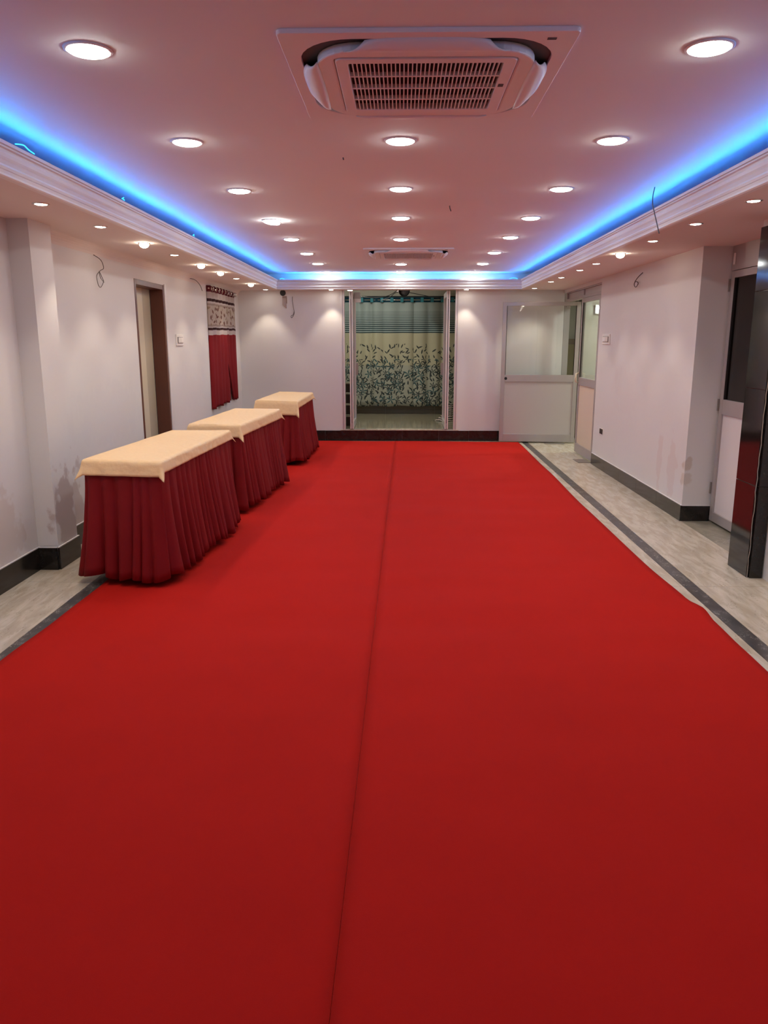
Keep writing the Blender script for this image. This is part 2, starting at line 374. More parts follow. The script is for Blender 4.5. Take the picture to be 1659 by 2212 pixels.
# ------------------------------------------------------------------ blue led tape lying on the cornice, wavering a little
def led_run(name, label, pts, face, gap_pts=()):
    """pts: polyline of tape centre; face: unit direction the diodes look to"""
    root = empty(name, pts[0], label, 'led strip')
    inv = Matrix.Translation(-Vector(pts[0]))
    def ribbon(off, h, th):
        m = MB(); f = Vector(face)
        prev = None
        for p, tw in zip(pts, tws):
            fw = Vector((f.x, f.y, f.z + tw)).normalized()
            t = Vector((0, 1, 0)) if abs(f.x) > 0.5 else Vector((1, 0, 0))
            up = t.cross(fw).normalized()
            if up.z < 0: up = -up
            c = inv @ (Vector(p) + fw*off)
            row = [m.bm.verts.new(c + up*h/2), m.bm.verts.new(c - up*h/2)]
            if th: row += [m.bm.verts.new(c - up*h/2 - fw*th), m.bm.verts.new(c + up*h/2 - fw*th)]
            if prev:
                k = len(row)
                if k == 2: m.bm.faces.new((prev[0], prev[1], row[1], row[0]))
                else:
                    for i in range(k): m.bm.faces.new((prev[i], prev[(i+1) % k], row[(i+1) % k], row[i]))
            prev = row
        return m
    tws = [0.25*mnoise.noise(Vector((i*0.21, len(pts)*1.7, 0.3))) for i in range(len(pts))]
    ribbon(0.0, 0.011, 0.002).build('tape', 'tape', root)
    ribbon(0.0012, 0.008, 0).build('diode_line', 'led', root, recalc=False)
    return root
lipz = lambda y: 2.4695 - 0.0265*(y-YN)/(CBY-YN)
seg = [YN+0.1 + k*0.17 for k in range(86)]
seg = [y for y in seg if y < CBY-0.06]
led_run('led_strip', 'blue led strip hidden behind the cornice above the tables', [(CLX-0.004, y, lipz(y)) for y in seg], (1, 0, 0.25))
led_run('led_strip', 'blue led strip hidden behind the cornice opposite the tables', [(CRX+0.004, y, lipz(y)) for y in seg], (-1, 0, 0.25))
led_run('led_strip', 'blue led strip lighting the recess above the curtained doorway', [(CLX+0.1 + k*0.17, CBY+0.02, 2.450) for k in range(21)], (0, 0.75, 0.66))
# loops of tape that peep over the cornice
for nm, p, L, lab in (('led_loop', (CLX+0.030, 4.02, 2.468), 0.20, 'glowing loop of blue tape on left cornice nearest the camera'),
                      ('led_loop', (CLX+0.10, CBY-0.03, 2.448), 0.07, 'glowing blue tape end in the left far corner of the cornice'),
                      ('led_loop', (CRX-0.14, CBY-0.03, 2.448), 0.12, 'glowing blue tape end in the right far corner of the cornice'),
                      ('led_loop', (CLX+0.03, 5.38, 2.466), 0.06, 'glowing blue tape kink on left cornice near second soffit spot'),
                      ('led_loop', (CLX+0.03, 7.15, 2.462), 0.06, 'glowing blue tape kink on left cornice above the brown door')):
    a = []
    for k in range(9):
        t = k/8; v = Vector((0.008*sin(t*6), L*(t-0.5), 0.012*sin(t*pi))) if abs(p[1]-CBY) > 0.2 else Vector((L*(t-0.5), 0.008*sin(t*6), 0.014*sin(t*pi)))
        a.append(v)
    o = MB().tube(a, 0.003, 5).build(nm, mat('lit_blue_loop', (0.1, 0.1, 0.1), emit=(0.02, 0.5, 1.0), estr=3.0)); o.location = p
    tag(o, lab, 'led strip')

# ------------------------------------------------------------------ round ceiling lights
LR = 0.07
def ceiling_light():
    r = empty('ceiling_light', (0, 0, ZC))
    MB().lathe([(LR+0.014, 0.0), (LR+0.013, -0.004), (LR+0.004, -0.007), (LR-0.001, -0.004), (LR-0.001, 0.0)], 32).build('rim', 'white_plastic', r, smooth=True)
    MB().lathe([(LR, -0.002), (LR, -0.007), (LR*0.92, -0.011), (LR*0.7, -0.015), (LR*0.35, -0.0175), (0.004, -0.018)], 32).build('diffuser', 'diffuser', r, smooth=True)
    return r
proto = ceiling_light(); first = True
rows = {'left': [(-1.105, y) for y in (2.965, 4.243, 5.546, 6.877, 8.086, 9.374, 10.575, 11.87)],
        'middle': [(-0.01, y) for y in (4.239, 5.505, 6.752, 8.111, 10.662, 11.83)],
        'right': [(1.068, y) for y in (2.987, 4.254, 5.529, 6.775, 7.994, 9.326, 10.623, 11.85)]}
for rn, pts in rows.items():
    for i, (x, y) in enumerate(pts):
        o = proto if first else copy_tree(proto); first = False
        o.location = (x, y, ZC)
        far = len(pts)-1-i
        if i == 0: extra = 'nearest the camera in the %s row' % rn
        elif far == 0: extra = 'farthest from the camera in the %s row' % rn
        else: extra = '%s from the camera in the %s row' % (ordinal(i), rn)
        tag(o, 'bright white round ceiling light, ' + extra, 'ceiling light', 'round lights in the ceiling')
        if (rn, i) == ('left', 3):
            for c in children(o):
                if c.name.startswith('diffuser'): c.location = (0, 0, -0.012); c.rotation_euler = (radians(-5), radians(7), 0)
for x, y in ((-1.105, 1.68), (1.068, 1.68), (-1.105, 0.4), (1.068, 0.4)):            # the rows go on over the camera
    o = copy_tree(proto); o.location = (x, y, ZC)
    tag(o, 'bright white round ceiling light %s the camera on the %s' % ('in front of' if y > 1 else 'above', 'left' if x < 0 else 'right'), 'ceiling light', 'round lights in the ceiling')

# ------------------------------------------------------------------ small soffit spots
def soffit_spot(bulb=False):
    r = empty('soffit_spot', (0, 0, ZS))
    MB().lathe([(0.048, 0.0), (0.047, -0.003), (0.040, -0.006), (0.034, -0.003), (0.034, 0.0)], 24).build('rim', 'chrome', r, smooth=True)
    if bulb: MB().lathe([(0.030, -0.001), (0.036, -0.008), (0.036, -0.018), (0.028, -0.030), (0.012, -0.037), (0.002, -0.038)], 20).build('bulb', 'bulb', r, smooth=True)
    else: MB().lathe([(0.033, -0.001), (0.033, -0.005), (0.02, -0.008), (0.003, -0.009)], 20).build('lens', 'spot_lens', r, smooth=True)
    return r
def spot_lamp(parent, power, half):
    l = bpy.data.lights.new('spot_lamp', 'SPOT'); l.energy = power; l.color = WARM
    l.spot_size = radians(2*half); l.spot_blend = 0.55; l.shadow_soft_size = 0.02
    o = bpy.data.objects.new('spot_lamp', l); C.objects.link(o); o.parent = parent; o.location = (0, 0, -0.045)
    return o
flat, bare = soffit_spot(False), soffit_spot(True); used = set()
def place_spot(x, y, isb, label):
    p = bare if isb else flat
    o = p if isb not in used else copy_tree(p); used.add(isb)
    o.location = (x, y, ZS)
    tag(o, label, 'spotlight', 'small spotlights in the soffit')
    return o
def pixel_on(px, py, z):
    r = Rw @ Vector((px-PW/2, py-PH/2, F)); t = (z-CAMZ)/r.z; return r.x*t, r.y*t
lefts = [(98,440,0),(225,489,0),(317,525,1),(382,550,0),(436,572,1),(480,588,1),(515,601,0),(544,613,1),(571,621,0)]
rights = [(1620,433,0),(1493,483,0),(1404,520,0),(1335,548,1),(1283,569,0),(1246,583,0),(1208,599,0),(1183,608,0),(1155,618,0)]
pls = []
for side, lst in (('left', lefts), ('right', rights)):
    for i, (px, py, isb) in enumerate(lst):
        x, y = pixel_on(px, py, ZS); x = -2.045 if side == 'left' else 1.945
        y = (11.96 if side == 'left' else 11.74) if i == len(lst)-1 else min(y, 11.3)
        where = 'nearest the camera' if i == 0 else ('farthest from the camera' if i == len(lst)-1 else ordinal(i) + ' from the camera')
        look = 'small soffit spotlight with protruding warm bulb' if isb else 'small flush soffit spotlight with metal rim'
        pls.append((place_spot(x, y, isb, '%s, %s on the %s side' % (look, where, side)), isb, (48 if side == 'left' else 43) if y < 11.5 else (52 if side == 'right' else 40)))
for x, sd in ((-1.065, 'left'), (0.975, 'right')):
    pls.append((place_spot(x, 12.03, 0, 'small spotlight behind the cornice beside the doorway on the ' + sd), 0, 38))
for x, y, sd in ((-2.045, 3.78, 'left'), (1.945, 3.79, 'right')):      # the rows go on towards the camera, outside the picture
    pls.append((place_spot(x, y, 0, 'small soffit spotlight just outside the picture on the ' + sd), 0, 60))
for o, isb, half in pls: spot_lamp(o, SPOT_W * (1.25 if isb else 1.0) * (1.3 if half < 42 or half > 50 else 1.0) * (1.5 if half == 60 else 1.0), half)

# ------------------------------------------------------------------ ceiling cassette air conditioners
def rrect(h, r, n=8, hy=None):
    hy = hy or h; pts = []
    for cx, cy, a0 in ((h-r, hy-r, 0), (-(h-r), hy-r, 90), (-(h-r), -(hy-r), 180), (h-r, -(hy-r), 270)):
        for k in range(n+1):
            a = radians(a0 + 90*k/n); pts.append((cx + r*cos(a), cy + r*sin(a)))
    return pts
def ring(m, outer, inner, z0, z1):
    """flat ring between two loops of the same point count, thickness z0..z1"""
    bm = m.bm; L = []
    for lp, z in ((outer, z0), (inner, z0), (inner, z1), (outer, z1)): L.append([bm.verts.new((x, y, z)) for x, y in lp])
    n = len(outer)
    for a, b in zip(L, L[1:] + L[:1]):
        for k in range(n): bm.faces.new((a[k], a[(k+1) % n], b[(k+1) % n], b[k]))
    return m
def cassette():
    r = empty('ceiling_air_conditioner', (0, 0, ZC))
    ring(MB(), rrect(0.50, 0.02), rrect(0.445, 0.20), -0.016, 0.0).build('outer_panel', 'ac_white', r, bevel=0.004)
    MB().prism(rrect(0.447, 0.20), -0.003, 0.0).build('air_slot', 'ac_slot', r)
    ring(MB(), rrect(0.390, 0.16), rrect(0.325, 0.03), -0.034, -0.003).build('inner_panel', 'ac_white', r, bevel=0.006)
    # intake plate, its grille in it
    gp = ring(MB(), rrect(0.322, 0.028), rrect(0.277, 0.012), -0.038, -0.008).build('intake_panel', 'ac_white', r, bevel=0.004)
    MB().prism(rrect(0.28, 0.012), -0.012, -0.008).build('filter', 'ac_dark', gp)
    for k in range(1, 4):
        y = -0.277 + 0.554*k/4
        MB().box((-0.277, y-0.006, -0.037), (0.277, y+0.006, -0.022)).build('crossbar', 'ac_white', gp)
    g = MB()
    for k in range(1, 36):
        x = -0.277 + 0.554*k/36; g.box((x-0.0022, -0.277, -0.036), (x+0.0022, 0.277, -0.026))
    g = g.build('grille_slats', 'ac_white', gp); g['kind'] = 'stuff'
    MB().box((0.285, -0.05, -0.0395), (0.305, -0.02, -0.038)).build('latch', 'ac_slot', gp)
    # four swing flaps lying in the slot, long sides bowed
    for k in range(4):
        def fl_(u, v):
            t = u*2-1
            half = 0.285 - 0.075*v
            bow = 0.012*(1-t*t)
            rad = 0.386 + 0.070*v*(1-0.35*abs(t)**4) + bow*(1-v)*-0.5
            return (t*half, -rad, -0.033 - 0.008*sin(pi*v) + 0.019*v*v)
        o = MB().grid(20, 5, fl_).build('swing_flap', 'ac_white', r, smooth=True, thick=0.004)
        o.rotation_euler = (0, 0, k*pi/2)
    MB().box((0.40, -0.445, -0.018), (0.43, -0.43, -0.016)).build('indicator', 'ac_slot', r).rotation_euler = (0, 0, 0)
    return r
ac = cassette(); ac.location = (0.082, 3.29, ZC); tag(ac, 'white square four-way ceiling air conditioner nearest the camera', 'air conditioner', 'ceiling air conditioners')
ac2 = copy_tree(ac); ac2.location = (0.075, 9.36, ZC); tag(ac2, 'white square four-way ceiling air conditioner at the far end', 'air conditioner', 'ceiling air conditioners')

# ------------------------------------------------------------------ the two lengths of red carpet
def interp(tab, y):
    if y <= tab[0][0]: return tab[0][1]
    for (a, va), (b, vb) in zip(tab, tab[1:]):
        if y <= b:
            t = (y-a)/(b-a); t = t*t*(3-2*t); return va + (vb-va)*t
    return tab[-1][1]
LE = [(-2.0, -1.975), (3.5, -1.973), (4.1, -1.948), (4.75, -1.935), (12.1, -1.93)]
RE = [(-2.0, 1.76), (3.0, 1.752), (3.45, 1.757), (3.85, 1.762), (4.2, 1.772), (4.44, 1.796), (4.60, 1.757), (5.3, 1.737), (7.2, 1.752), (9.5, 1.80), (12.0, 1.835)]
seam = lambda y: -0.168 + 0.0065*y
def wave(x, y):
    v = 0.5*mnoise.noise(Vector((x*0.45, y*1.1, 0.0))) + 0.5*mnoise.noise(Vector((x*0.9 + y*0.35, y*2.3, 4.0)))
    return 0.014*v + 0.008*mnoise.noise(Vector((x*0.55+7, y*3.1, 1.0)))
def carpet_half(side):
    y0, y1 = -2.0, 12.10
    def fn(u, v):
        y = y0 + (y1-y0)*v
        if side == 'left':
            a, b = interp(LE, y), seam(y); x = a + (b-a)*u; y -= 0.02*max(0, x+0.3)
            e = u*(b-a)
        else:
            a, b = seam(y)+0.001, interp(RE, y); x = a + (b-a)*u; y -= 0.045*max(0, x)
            e = (1-u)*(b-a)
        z = 0.009 + wave(x, y)*min(1, e/0.35)*min(1, max(0, (x+1.35)/0.5))
        if side == 'right': z += 0.0010*max(0, 1-(x-a)/0.25)
        return (x, y, max(0.0045, z+0.004*min(1, e/0.35)))
    o = MB().grid(36, 260, fn).build('red_carpet', 'carpet', smooth=True)
    md = o.modifiers.new('thickness', 'SOLIDIFY'); md.thickness = 0.004; md.offset = -1
    return o
tag(carpet_half('left'), 'long red felt carpet length running under the skirted tables', 'carpet', 'two lengths of red carpet')
tag(carpet_half('right'), 'long red felt carpet length bordering the bare marble strip and doors', 'carpet', 'two lengths of red carpet')

# ------------------------------------------------------------------ three skirted buffet tables
def lerp(a, b, t): return a + (b-a)*t
def table(FL, FR, BR, BL, where, seed, front_drop=0.10, side_drop=0.075, hem=0.062, back_in=0.12, longfront=False):
    rng = random.Random(seed); ztop = 0.815
    FL, FR, BR, BL = [Vector((*p, 0)) for p in (FL, FR, BR, BL)]
    org = (FL+BR)/2; FL, FR, BR, BL = FL-org, FR-org, BR-org, BL-org
    t = empty('buffet_table', org, 'buffet table hidden by maroon pleated skirt, ' + where, 'table', 'skirted tables along the left wall')
    q = [FL, FR, BR, BL]
    ins = lambda p, k: p*k
    MB().prism([((p*0.985).x, (p*0.985).y) for p in q], ztop-0.035, ztop-0.004).build('tabletop', 'table_wood', t)
    for p in q:
        c = Vector((p.x*0.72, p.y*0.88)); MB().box((c.x-0.02, c.y-0.02, 0.0145), (c.x+0.02, c.y+0.02, ztop-0.036)).build('leg', 'black', t)
    # pleated skirt: front, both sides, back, flaring out to the hem
    per = []; 
    for a, b in ((BL, FL), (FL, FR), (FR, BR), (BR, BL)):
        L = (b-a).length; n = max(10, int(L/0.0085))
        d = (b-a).normalized(); nr = Vector((d.y, -d.x, 0))
        for k in range(n): per.append((lerp(a, b, k/n), nr, d))
    N = len(per); amp = []; ph = 0; phs = []
    while len(phs) < N:
        wl_ = rng.choice([6, 7, 9, 11, 14, 17]); A = rng.uniform(0.45, 1.3)
        for k in range(wl_): phs.append((2*pi*k/wl_, A))
    def sk_(u, v):
        i = int(round(u*N)) % N
        p, nr, d = per[i]
        # soft corner normals
        nb = Vector((0, 0, 0))
        for j in range(-13, 14): nb += per[(i+j) % N][1]
        nb.normalize()
        f, A = phs[i]
        drop = 1-v
        bell = nb*(0.003 + 0.075*drop**1.4)
        rid = 2*abs(sin(f/2 + 0.25*sin(i*0.05)*drop))**0.85 - 1.2
        fold = nb*A*rid*(0.003 + 0.036*drop) + d*A*cos(f+0.7)*0.012*drop
        z = lerp(hem + 0.014*sin(i*0.24+seed) + 0.008*sin(i*0.075), ztop-0.03, v)
        back = max(0.0, p.y/abs(BR.y)) if BR.y else 0
        pp = p*1.0; pp.y -= back_in*drop*max(0, back)**2
        big = nb*0.034*drop*mnoise.noise(Vector((i*0.055, seed, 0.2+0.35*drop))) + nb*0.016*(0.2+drop)*mnoise.noise(Vector((i*0.16, seed+5, 0.5*drop)))
        w_ = pp + bell + fold + big
        return (w_.x, w_.y, z)
    MB().grid(N, 14, sk_).build('pleated_skirt', 'skirt', t, smooth=True, thick=0.0015)
    # tablecloth: top sheet that drops over the edge with pointed corner tips
    cl = empty('tablecloth', org + Vector((0, 0, ztop)), 'peach embossed tablecloth on the ' + where.replace('standing ', ''), 'tablecloth', 'peach tablecloths')
    nx, ny = 34, 90
    sdv = Vector((seed*3.1, 0, 0))
    def cloth(u, v):
        # sheet coordinates beyond 0..1 hang down
        ex, ey = side_drop, front_drop
        Lx = (FR-FL).length; Ly = (BL-FL).length
        s = lerp(-ex, Lx+ex, u); r = lerp(-ey, Ly+0.07, v)
        cs, cr = min(max(s, 0), Lx), min(max(r, 0), Ly)
        a = lerp(FL, FR, cs/Lx); b = lerp(BL, BR, cs/Lx); base = lerp(a, b, cr/Ly)
        ox = s-cs; oy = r-cr
        xd = (FR-FL).normalized(); yd = (BL-FL).normalized()
        h = sqrt(ox*ox+oy*oy)
        if h == 0: 
            return (base.x, base.y, 0.004*mnoise.noise(Vector((base.x*6, base.y*4, seed)))*0.6 + 0.003)
        corner = min(abs(ox)/ex, abs(oy)/ey if oy < 0 else abs(oy)/0.07)
        # hanging part: goes down, stands out a little; at a corner it pinches into a point
        out = 0.012 + 0.16*h + 0.03*corner*h/0.1
        if abs(ox) > 0 and abs(oy) > 0: drop = h*1.02
        else: drop = h*0.985
        rip = 0.006*mnoise.noise(Vector((s*17, r*17, seed)))*min(1, h/0.03) + 0.006*abs(mnoise.noise(Vector((s*4, r*3.5, seed+3))))*h/0.1
        dirv = (xd*ox + yd*oy); dirv = dirv/max(h, 1e-6)
        pos = base + dirv*(out*min(1, h/0.008) + rip)
        return (pos.x, pos.y, 0.003-drop + 0.006*(1-min(1, h/0.006))*0)
    # non-uniform sampling so the fold lies on grid lines
    Lx = (FR-FL).length; Ly = (BL-FL).length
    def us(n_, lo, hi, tot):
        e = 7; vals = [lerp(-lo, 0, k/e) for k in range(e)] + [lerp(0, tot, k/n_) for k in range(n_)] + [lerp(tot, tot+hi, k/e) for k in range(e+1)]
        return [(x+lo)/(tot+lo+hi) for x in vals]
    U = us(22, side_drop, side_drop, Lx); Vv = us(70, front_drop, 0.07, Ly)
    m = MB()
    m.grid(len(U)-1, len(Vv)-1, lambda a, b: cloth(U[int(round(a*(len(U)-1)))], Vv[int(round(b*(len(Vv)-1)))]))
    o = m.build('cloth_sheet', 'cloth', cl, smooth=True, thick=0.002)
    o.data.set_sharp_from_angle(angle=radians(48))
    return t
table((-2.016, 4.80), (-1.507, 4.73), (-1.447, 6.44), (-1.927, 6.43), 'standing nearest the camera', 3, back_in=0.10)
table((-1.92, 6.95), (-1.452, 6.88), (-1.348, 8.52), (-1.85, 8.60), 'standing in the middle of the three', 8, front_drop=0.115, side_drop=0.10, back_in=0.25)
table((-1.843, 9.81), (-1.30, 9.62), (-1.30, 11.33), (-1.806, 11.5), 'standing farthest from the camera', 14, front_drop=0.175, side_drop=0.085, back_in=0.1)

# ------------------------------------------------------------------ left: brown framed door, curtained window
d1 = setting(empty('door_1', (XL, DY0, 0)))
o = Vector((-XL, -DY0, 0))
def bx(a, b, name, m, parent, off=(0, 0, 0), bevel=0.0):
    return MB().box([a[i]-off[i] for i in range(3)], [b[i]-off[i] for i in range(3)]).build(name, m, parent, bevel=bevel)
D1 = (XL, DY0, 0)
bx((XL-0.135, DY1-0.045, 0), (XL+0.004, DY1, DZ), 'jamb', 'wood_dark', d1, D1, 0.003)
bx((XL-0.135, DY0, 0), (XL+0.004, DY0+0.045, DZ), 'jamb', 'wood_dark', d1, D1, 0.003)
bx((XL-0.135, DY0+0.046, DZ-0.05), (XL+0.004, DY1-0.046, DZ), 'door_head', 'wood_dark', d1, D1, 0.003)
lf = bx((XL-0.17, DY0+0.047, 0.01), (XL-0.136, DY1-0.30, DZ-0.03), 'door_leaf', 'cream', d1, D1)
bx((XL-0.172, DY1-0.299, 0.01), (XL-0.138, DY1-0.047, DZ-0.03), 'door_leaf_strip', 'cream2', d1, D1)  # greyer cream strip along the far side of the leaf
setting(MB().box((XL, DY1+0.002, 0), (XL+0.012, DY1+0.05, DZ+0.01)).build('trim_3', 'panel_white', bevel=0.003))

w1 = setting(empty('window_1', (XL-0.15, WY0, WZ0))); W1 = (XL-0.15, WY0, WZ0)
for a, b in (((XL-0.18, WY0, WZ0), (XL-0.13, WY1, WZ0+0.05)), ((XL-0.18, WY0, WZ1-0.05), (XL-0.13, WY1, WZ1)), ((XL-0.18, WY0, WZ0+0.05), (XL-0.13, WY0+0.05, WZ1-0.05)),
             ((XL-0.18, WY1-0.05, WZ0+0.05), (XL-0.13, WY1, WZ1-0.05)), ((XL-0.18, (WY0+WY1)/2-0.03, WZ0+0.05), (XL-0.13, (WY0+WY1)/2+0.03, WZ1-0.05))):
    bx(a, b, 'window_frame', 'alu', w1, W1)
bx((XL-0.16, WY0+0.05, WZ0+0.05), (XL-0.154, WY1-0.05, WZ1-0.05), 'pane', 'glass_dark', w1, W1)

def curtain_bands(name, bands, leaf=None, extra=None):
    """fabric colours by height (uv.y = metres above floor); leaf = printed leaf pattern"""
    m = mat(name, (0.5, 0.5, 0.5), 0.8, spec=0.2); nt = m.node_tree; b = nt.nodes['Principled BSDF']
    uv = nd(nt, 'ShaderNodeUVMap'); sep = nd(nt, 'ShaderNodeSeparateXYZ'); nt.links.new(uv.outputs[0], sep.inputs[0])
    z = sep.outputs[1]; col = None
    for z0, c in bands:                       # listed bottom to top
        if col is None: col = mixc(nt, 0.0, c, c); continue
        col = mixc(nt, math_node(nt, 'GREATER_THAN', z, z0), col, c)
    if extra: col = extra(nt, uv.outputs[0], sep, col)
    nt.links.new(col, b.inputs['Base Color'])
    return m
def leaf_layer(nt, uvs, scale, off, a, bb, keep):
    """scattered printed leaf shapes: one small ellipse per random cell"""
    mp = nd(nt, 'ShaderNodeMapping'); mp.inputs['Location'].default_value = off; mp.inputs['Scale'].default_value = (scale, scale, 0)
    nt.links.new(uvs, mp.inputs[0])
    vo = nd(nt, 'ShaderNodeTexVoronoi', voronoi_dimensions='2D'); vo.inputs['Scale'].default_value = 1.0; vo.inputs['Randomness'].default_value = 0.9
    nt.links.new(mp.outputs[0], vo.inputs['Vector'])
    df = nd(nt, 'ShaderNodeVectorMath', operation='SUBTRACT'); nt.links.new(mp.outputs[0], df.inputs[0]); nt.links.new(vo.outputs['Position'], df.inputs[1])
    sp = nd(nt, 'ShaderNodeSeparateXYZ'); nt.links.new(df.outputs[0], sp.inputs[0])
    cs = nd(nt, 'ShaderNodeSeparateColor'); nt.links.new(vo.outputs['Color'], cs.inputs[0])
    ang = math_node(nt, 'MULTIPLY_ADD', cs.outputs[0], 2.6, 0.25)
    ca, sa = math_node(nt, 'COSINE', ang), math_node(nt, 'SINE', ang)
    x = math_node(nt, 'ADD', math_node(nt, 'MULTIPLY', sp.outputs[0], ca), math_node(nt, 'MULTIPLY', sp.outputs[1], sa))
    y = math_node(nt, 'SUBTRACT', math_node(nt, 'MULTIPLY', sp.outputs[1], ca), math_node(nt, 'MULTIPLY', sp.outputs[0], sa))
    # pointed: half width shrinks with |x|
    hw = math_node(nt, 'MULTIPLY', math_node(nt, 'SUBTRACT', 1.0, math_node(nt, 'POWER', math_node(nt, 'DIVIDE', math_node(nt, 'ABSOLUTE', x), a), 2.0)), bb)
    ins = math_node(nt, 'LESS_THAN', math_node(nt, 'ABSOLUTE', y), hw)
    return math_node(nt, 'MULTIPLY', ins, math_node(nt, 'LESS_THAN', cs.outputs[1], keep)), cs

def star_layer(nt, uvs, scale, off, R, lobes, keep):
    mp = nd(nt, 'ShaderNodeMapping'); mp.inputs['Location'].default_value = off; mp.inputs['Scale'].default_value = (scale, scale, 0)
    nt.links.new(uvs, mp.inputs[0])
    vo = nd(nt, 'ShaderNodeTexVoronoi', voronoi_dimensions='2D'); vo.inputs['Scale'].default_value = 1.0; vo.inputs['Randomness'].default_value = 0.75
    nt.links.new(mp.outputs[0], vo.inputs['Vector'])
    df = nd(nt, 'ShaderNodeVectorMath', operation='SUBTRACT'); nt.links.new(mp.outputs[0], df.inputs[0]); nt.links.new(vo.outputs['Position'], df.inputs[1])
    sp = nd(nt, 'ShaderNodeSeparateXYZ'); nt.links.new(df.outputs[0], sp.inputs[0])
    cs = nd(nt, 'ShaderNodeSeparateColor'); nt.links.new(vo.outputs['Color'], cs.inputs[0])
    th = math_node(nt, 'ADD', math_node(nt, 'ARCTAN2', sp.outputs[1], sp.outputs[0]), math_node(nt, 'MULTIPLY', cs.outputs[0], 6.28))
    pet = math_node(nt, 'POWER', math_node(nt, 'ABSOLUTE', math_node(nt, 'COSINE', math_node(nt, 'MULTIPLY', th, lobes/2))), 3.0)
    ln = nd(nt, 'ShaderNodeVectorMath', operation='LENGTH'); nt.links.new(df.outputs[0], ln.inputs[0])
    ins = math_node(nt, 'LESS_THAN', ln.outputs['Value'], math_node(nt, 'MULTIPLY', pet, R))
    return math_node(nt, 'MULTIPLY', ins, math_node(nt, 'LESS_THAN', cs.outputs[1], keep)), cs

def floral(nt, uvs, sep, col):
    z = sep.outputs[1]
    zone = math_node(nt, 'MULTIPLY', math_node(nt, 'GREATER_THAN', z, 1.765), math_node(nt, 'LESS_THAN', z, 2.02))
    f1, c1 = leaf_layer(nt, uvs, 14, (0, 0, 0), 0.42, 0.20, 0.8)
    col = mixc(nt, math_node(nt, 'MULTIPLY', f1, zone), col, (0.16, 0.08, 0.065))
    f2, c2 = leaf_layer(nt, uvs, 9, (3.3, 1.7, 0), 0.45, 0.16, 0.6)
    return mixc(nt, math_node(nt, 'MULTIPLY', f2, zone), col, (0.27, 0.20, 0.14))
BUR, WHT, BLK, TAU = (0.11, 0.012, 0.02), (0.46, 0.40, 0.39), (0.035, 0.01, 0.012), (0.30, 0.24, 0.21)
M['left_curtain'] = curtain_bands('burgundy_banded_curtain', [(0, (0.20, 0.010, 0.014)), (1.645, WHT), (1.705, BLK), (1.735, WHT), (1.75, TAU), (1.775, (0.42, 0.35, 0.30)), (2.01, TAU), (2.035, WHT), (2.06, BLK), (2.095, WHT), (2.175, BUR)], extra=floral)
cu = empty('curtain', (XL, 11.0, 0.72), 'narrow burgundy curtain with floral band hung over window in left wall', 'curtain')
CU = Vector((XL, 11.0, 0.72))
def panel(y0, y1, open_lo, open_hi, seed, nf, off=0.0):
    L = y1-y0
    def fn(u, v):
        z = lerp(0.715, 2.252, v); dr = 1-v
        ya = y0 + open_lo*max(0, (0.45-v)/0.45)**1.2; yb = y1 - open_hi*max(0, (0.45-v)/0.45)**1.2
        y = lerp(ya, yb, u)
        ph = 2*pi*nf*u + seed
        x = XL + 0.027 + off + 0.017*sin(ph) + 0.006*dr*sin(ph*0.5+1)
        e = u/0.07 if open_lo == 0 else (1-u)/0.09
        x = XL + 0.003 + (x-XL-0.003)*min(1.0, max(0.0, e))**0.6
        z -= 0.02*dr*(0.5+0.5*sin(ph*0.5+seed)) + (0.03*dr*(1-u) if open_lo == 0 else 0.0)
        return (x-CU.x, y-CU.y, z-CU.z)
    def uvf(u, v): return (y0 + L*u*1.15, lerp(0.715, 2.252, v))
    return MB().grid(int(64*L/0.8), 40, fn, uvf).build('curtain_panel', 'left_curtain', cu, smooth=True, thick=0.002)
panel(10.20, 11.20, 0.0, 0.0, 0.4, 5, 0.012); panel(11.05, 11.82, 0.34, 0.0, 1.4, 4)
MB().tube([(XL+0.03-CU.x, 10.2-CU.y, 2.215-CU.z), (XL+0.03-CU.x, 11.85-CU.y, 2.215-CU.z)], 0.009, 10).build('rod', 'chrome', cu, smooth=True)
for k in range(9):
    y = 10.30 + 0.175*k
    a = [(XL+0.058-0.02*cos(t)-CU.x, 0.022*cos(t)+y-CU.y, 0.028*sin(t)+2.215-CU.z) for t in [2*pi*j/14 for j in range(15)]]
    MB().tube(a, 0.006, 6).build('eyelet', 'chrome', cu, smooth=True)

# switches, sockets
def switchboard(name, x, yc, zc, w_, h_, sgn, label, cat='light switch'):
    t = empty(name, (x, yc, zc), label, cat)
    MB().box((0, -w_/2, -h_/2), (sgn*0.012, w_/2, h_/2)).build('backplate', 'white_plastic', t, bevel=0.003)
    MB().box((sgn*0.012, -w_*0.36, -h_*0.27), (sgn*0.017, w_*0.36, h_*0.27)).build('bezel', 'wire', t)
    for k in range(2):
        y0 = -w_*0.34 + k*w_*0.34
        MB().box((sgn*0.014, y0+0.002, -h_*0.24), (sgn*0.022, y0+w_*0.34-0.002, h_*0.24)).build('rocker', 'white_plastic', t, bevel=0.002)
    return t
switchboard('switchboard', XL, 8.85, 1.562, 0.28, 0.125, 1, 'white switchboard on left wall beside the brown door')
switchboard('switchboard', XR, 9.56, 1.573, 0.34, 0.12, -1, 'white switchboard on right wall next to the aluminium doors')
so = empty('wall_socket', (XR, 9.545, 0.462), 'small black empty socket box low on the right wall', 'socket')
MB().box((-0.004, -0.075, -0.032), (0.0, 0.075, 0.032)).build('socket_box', 'black', so)
ring_ = MB()
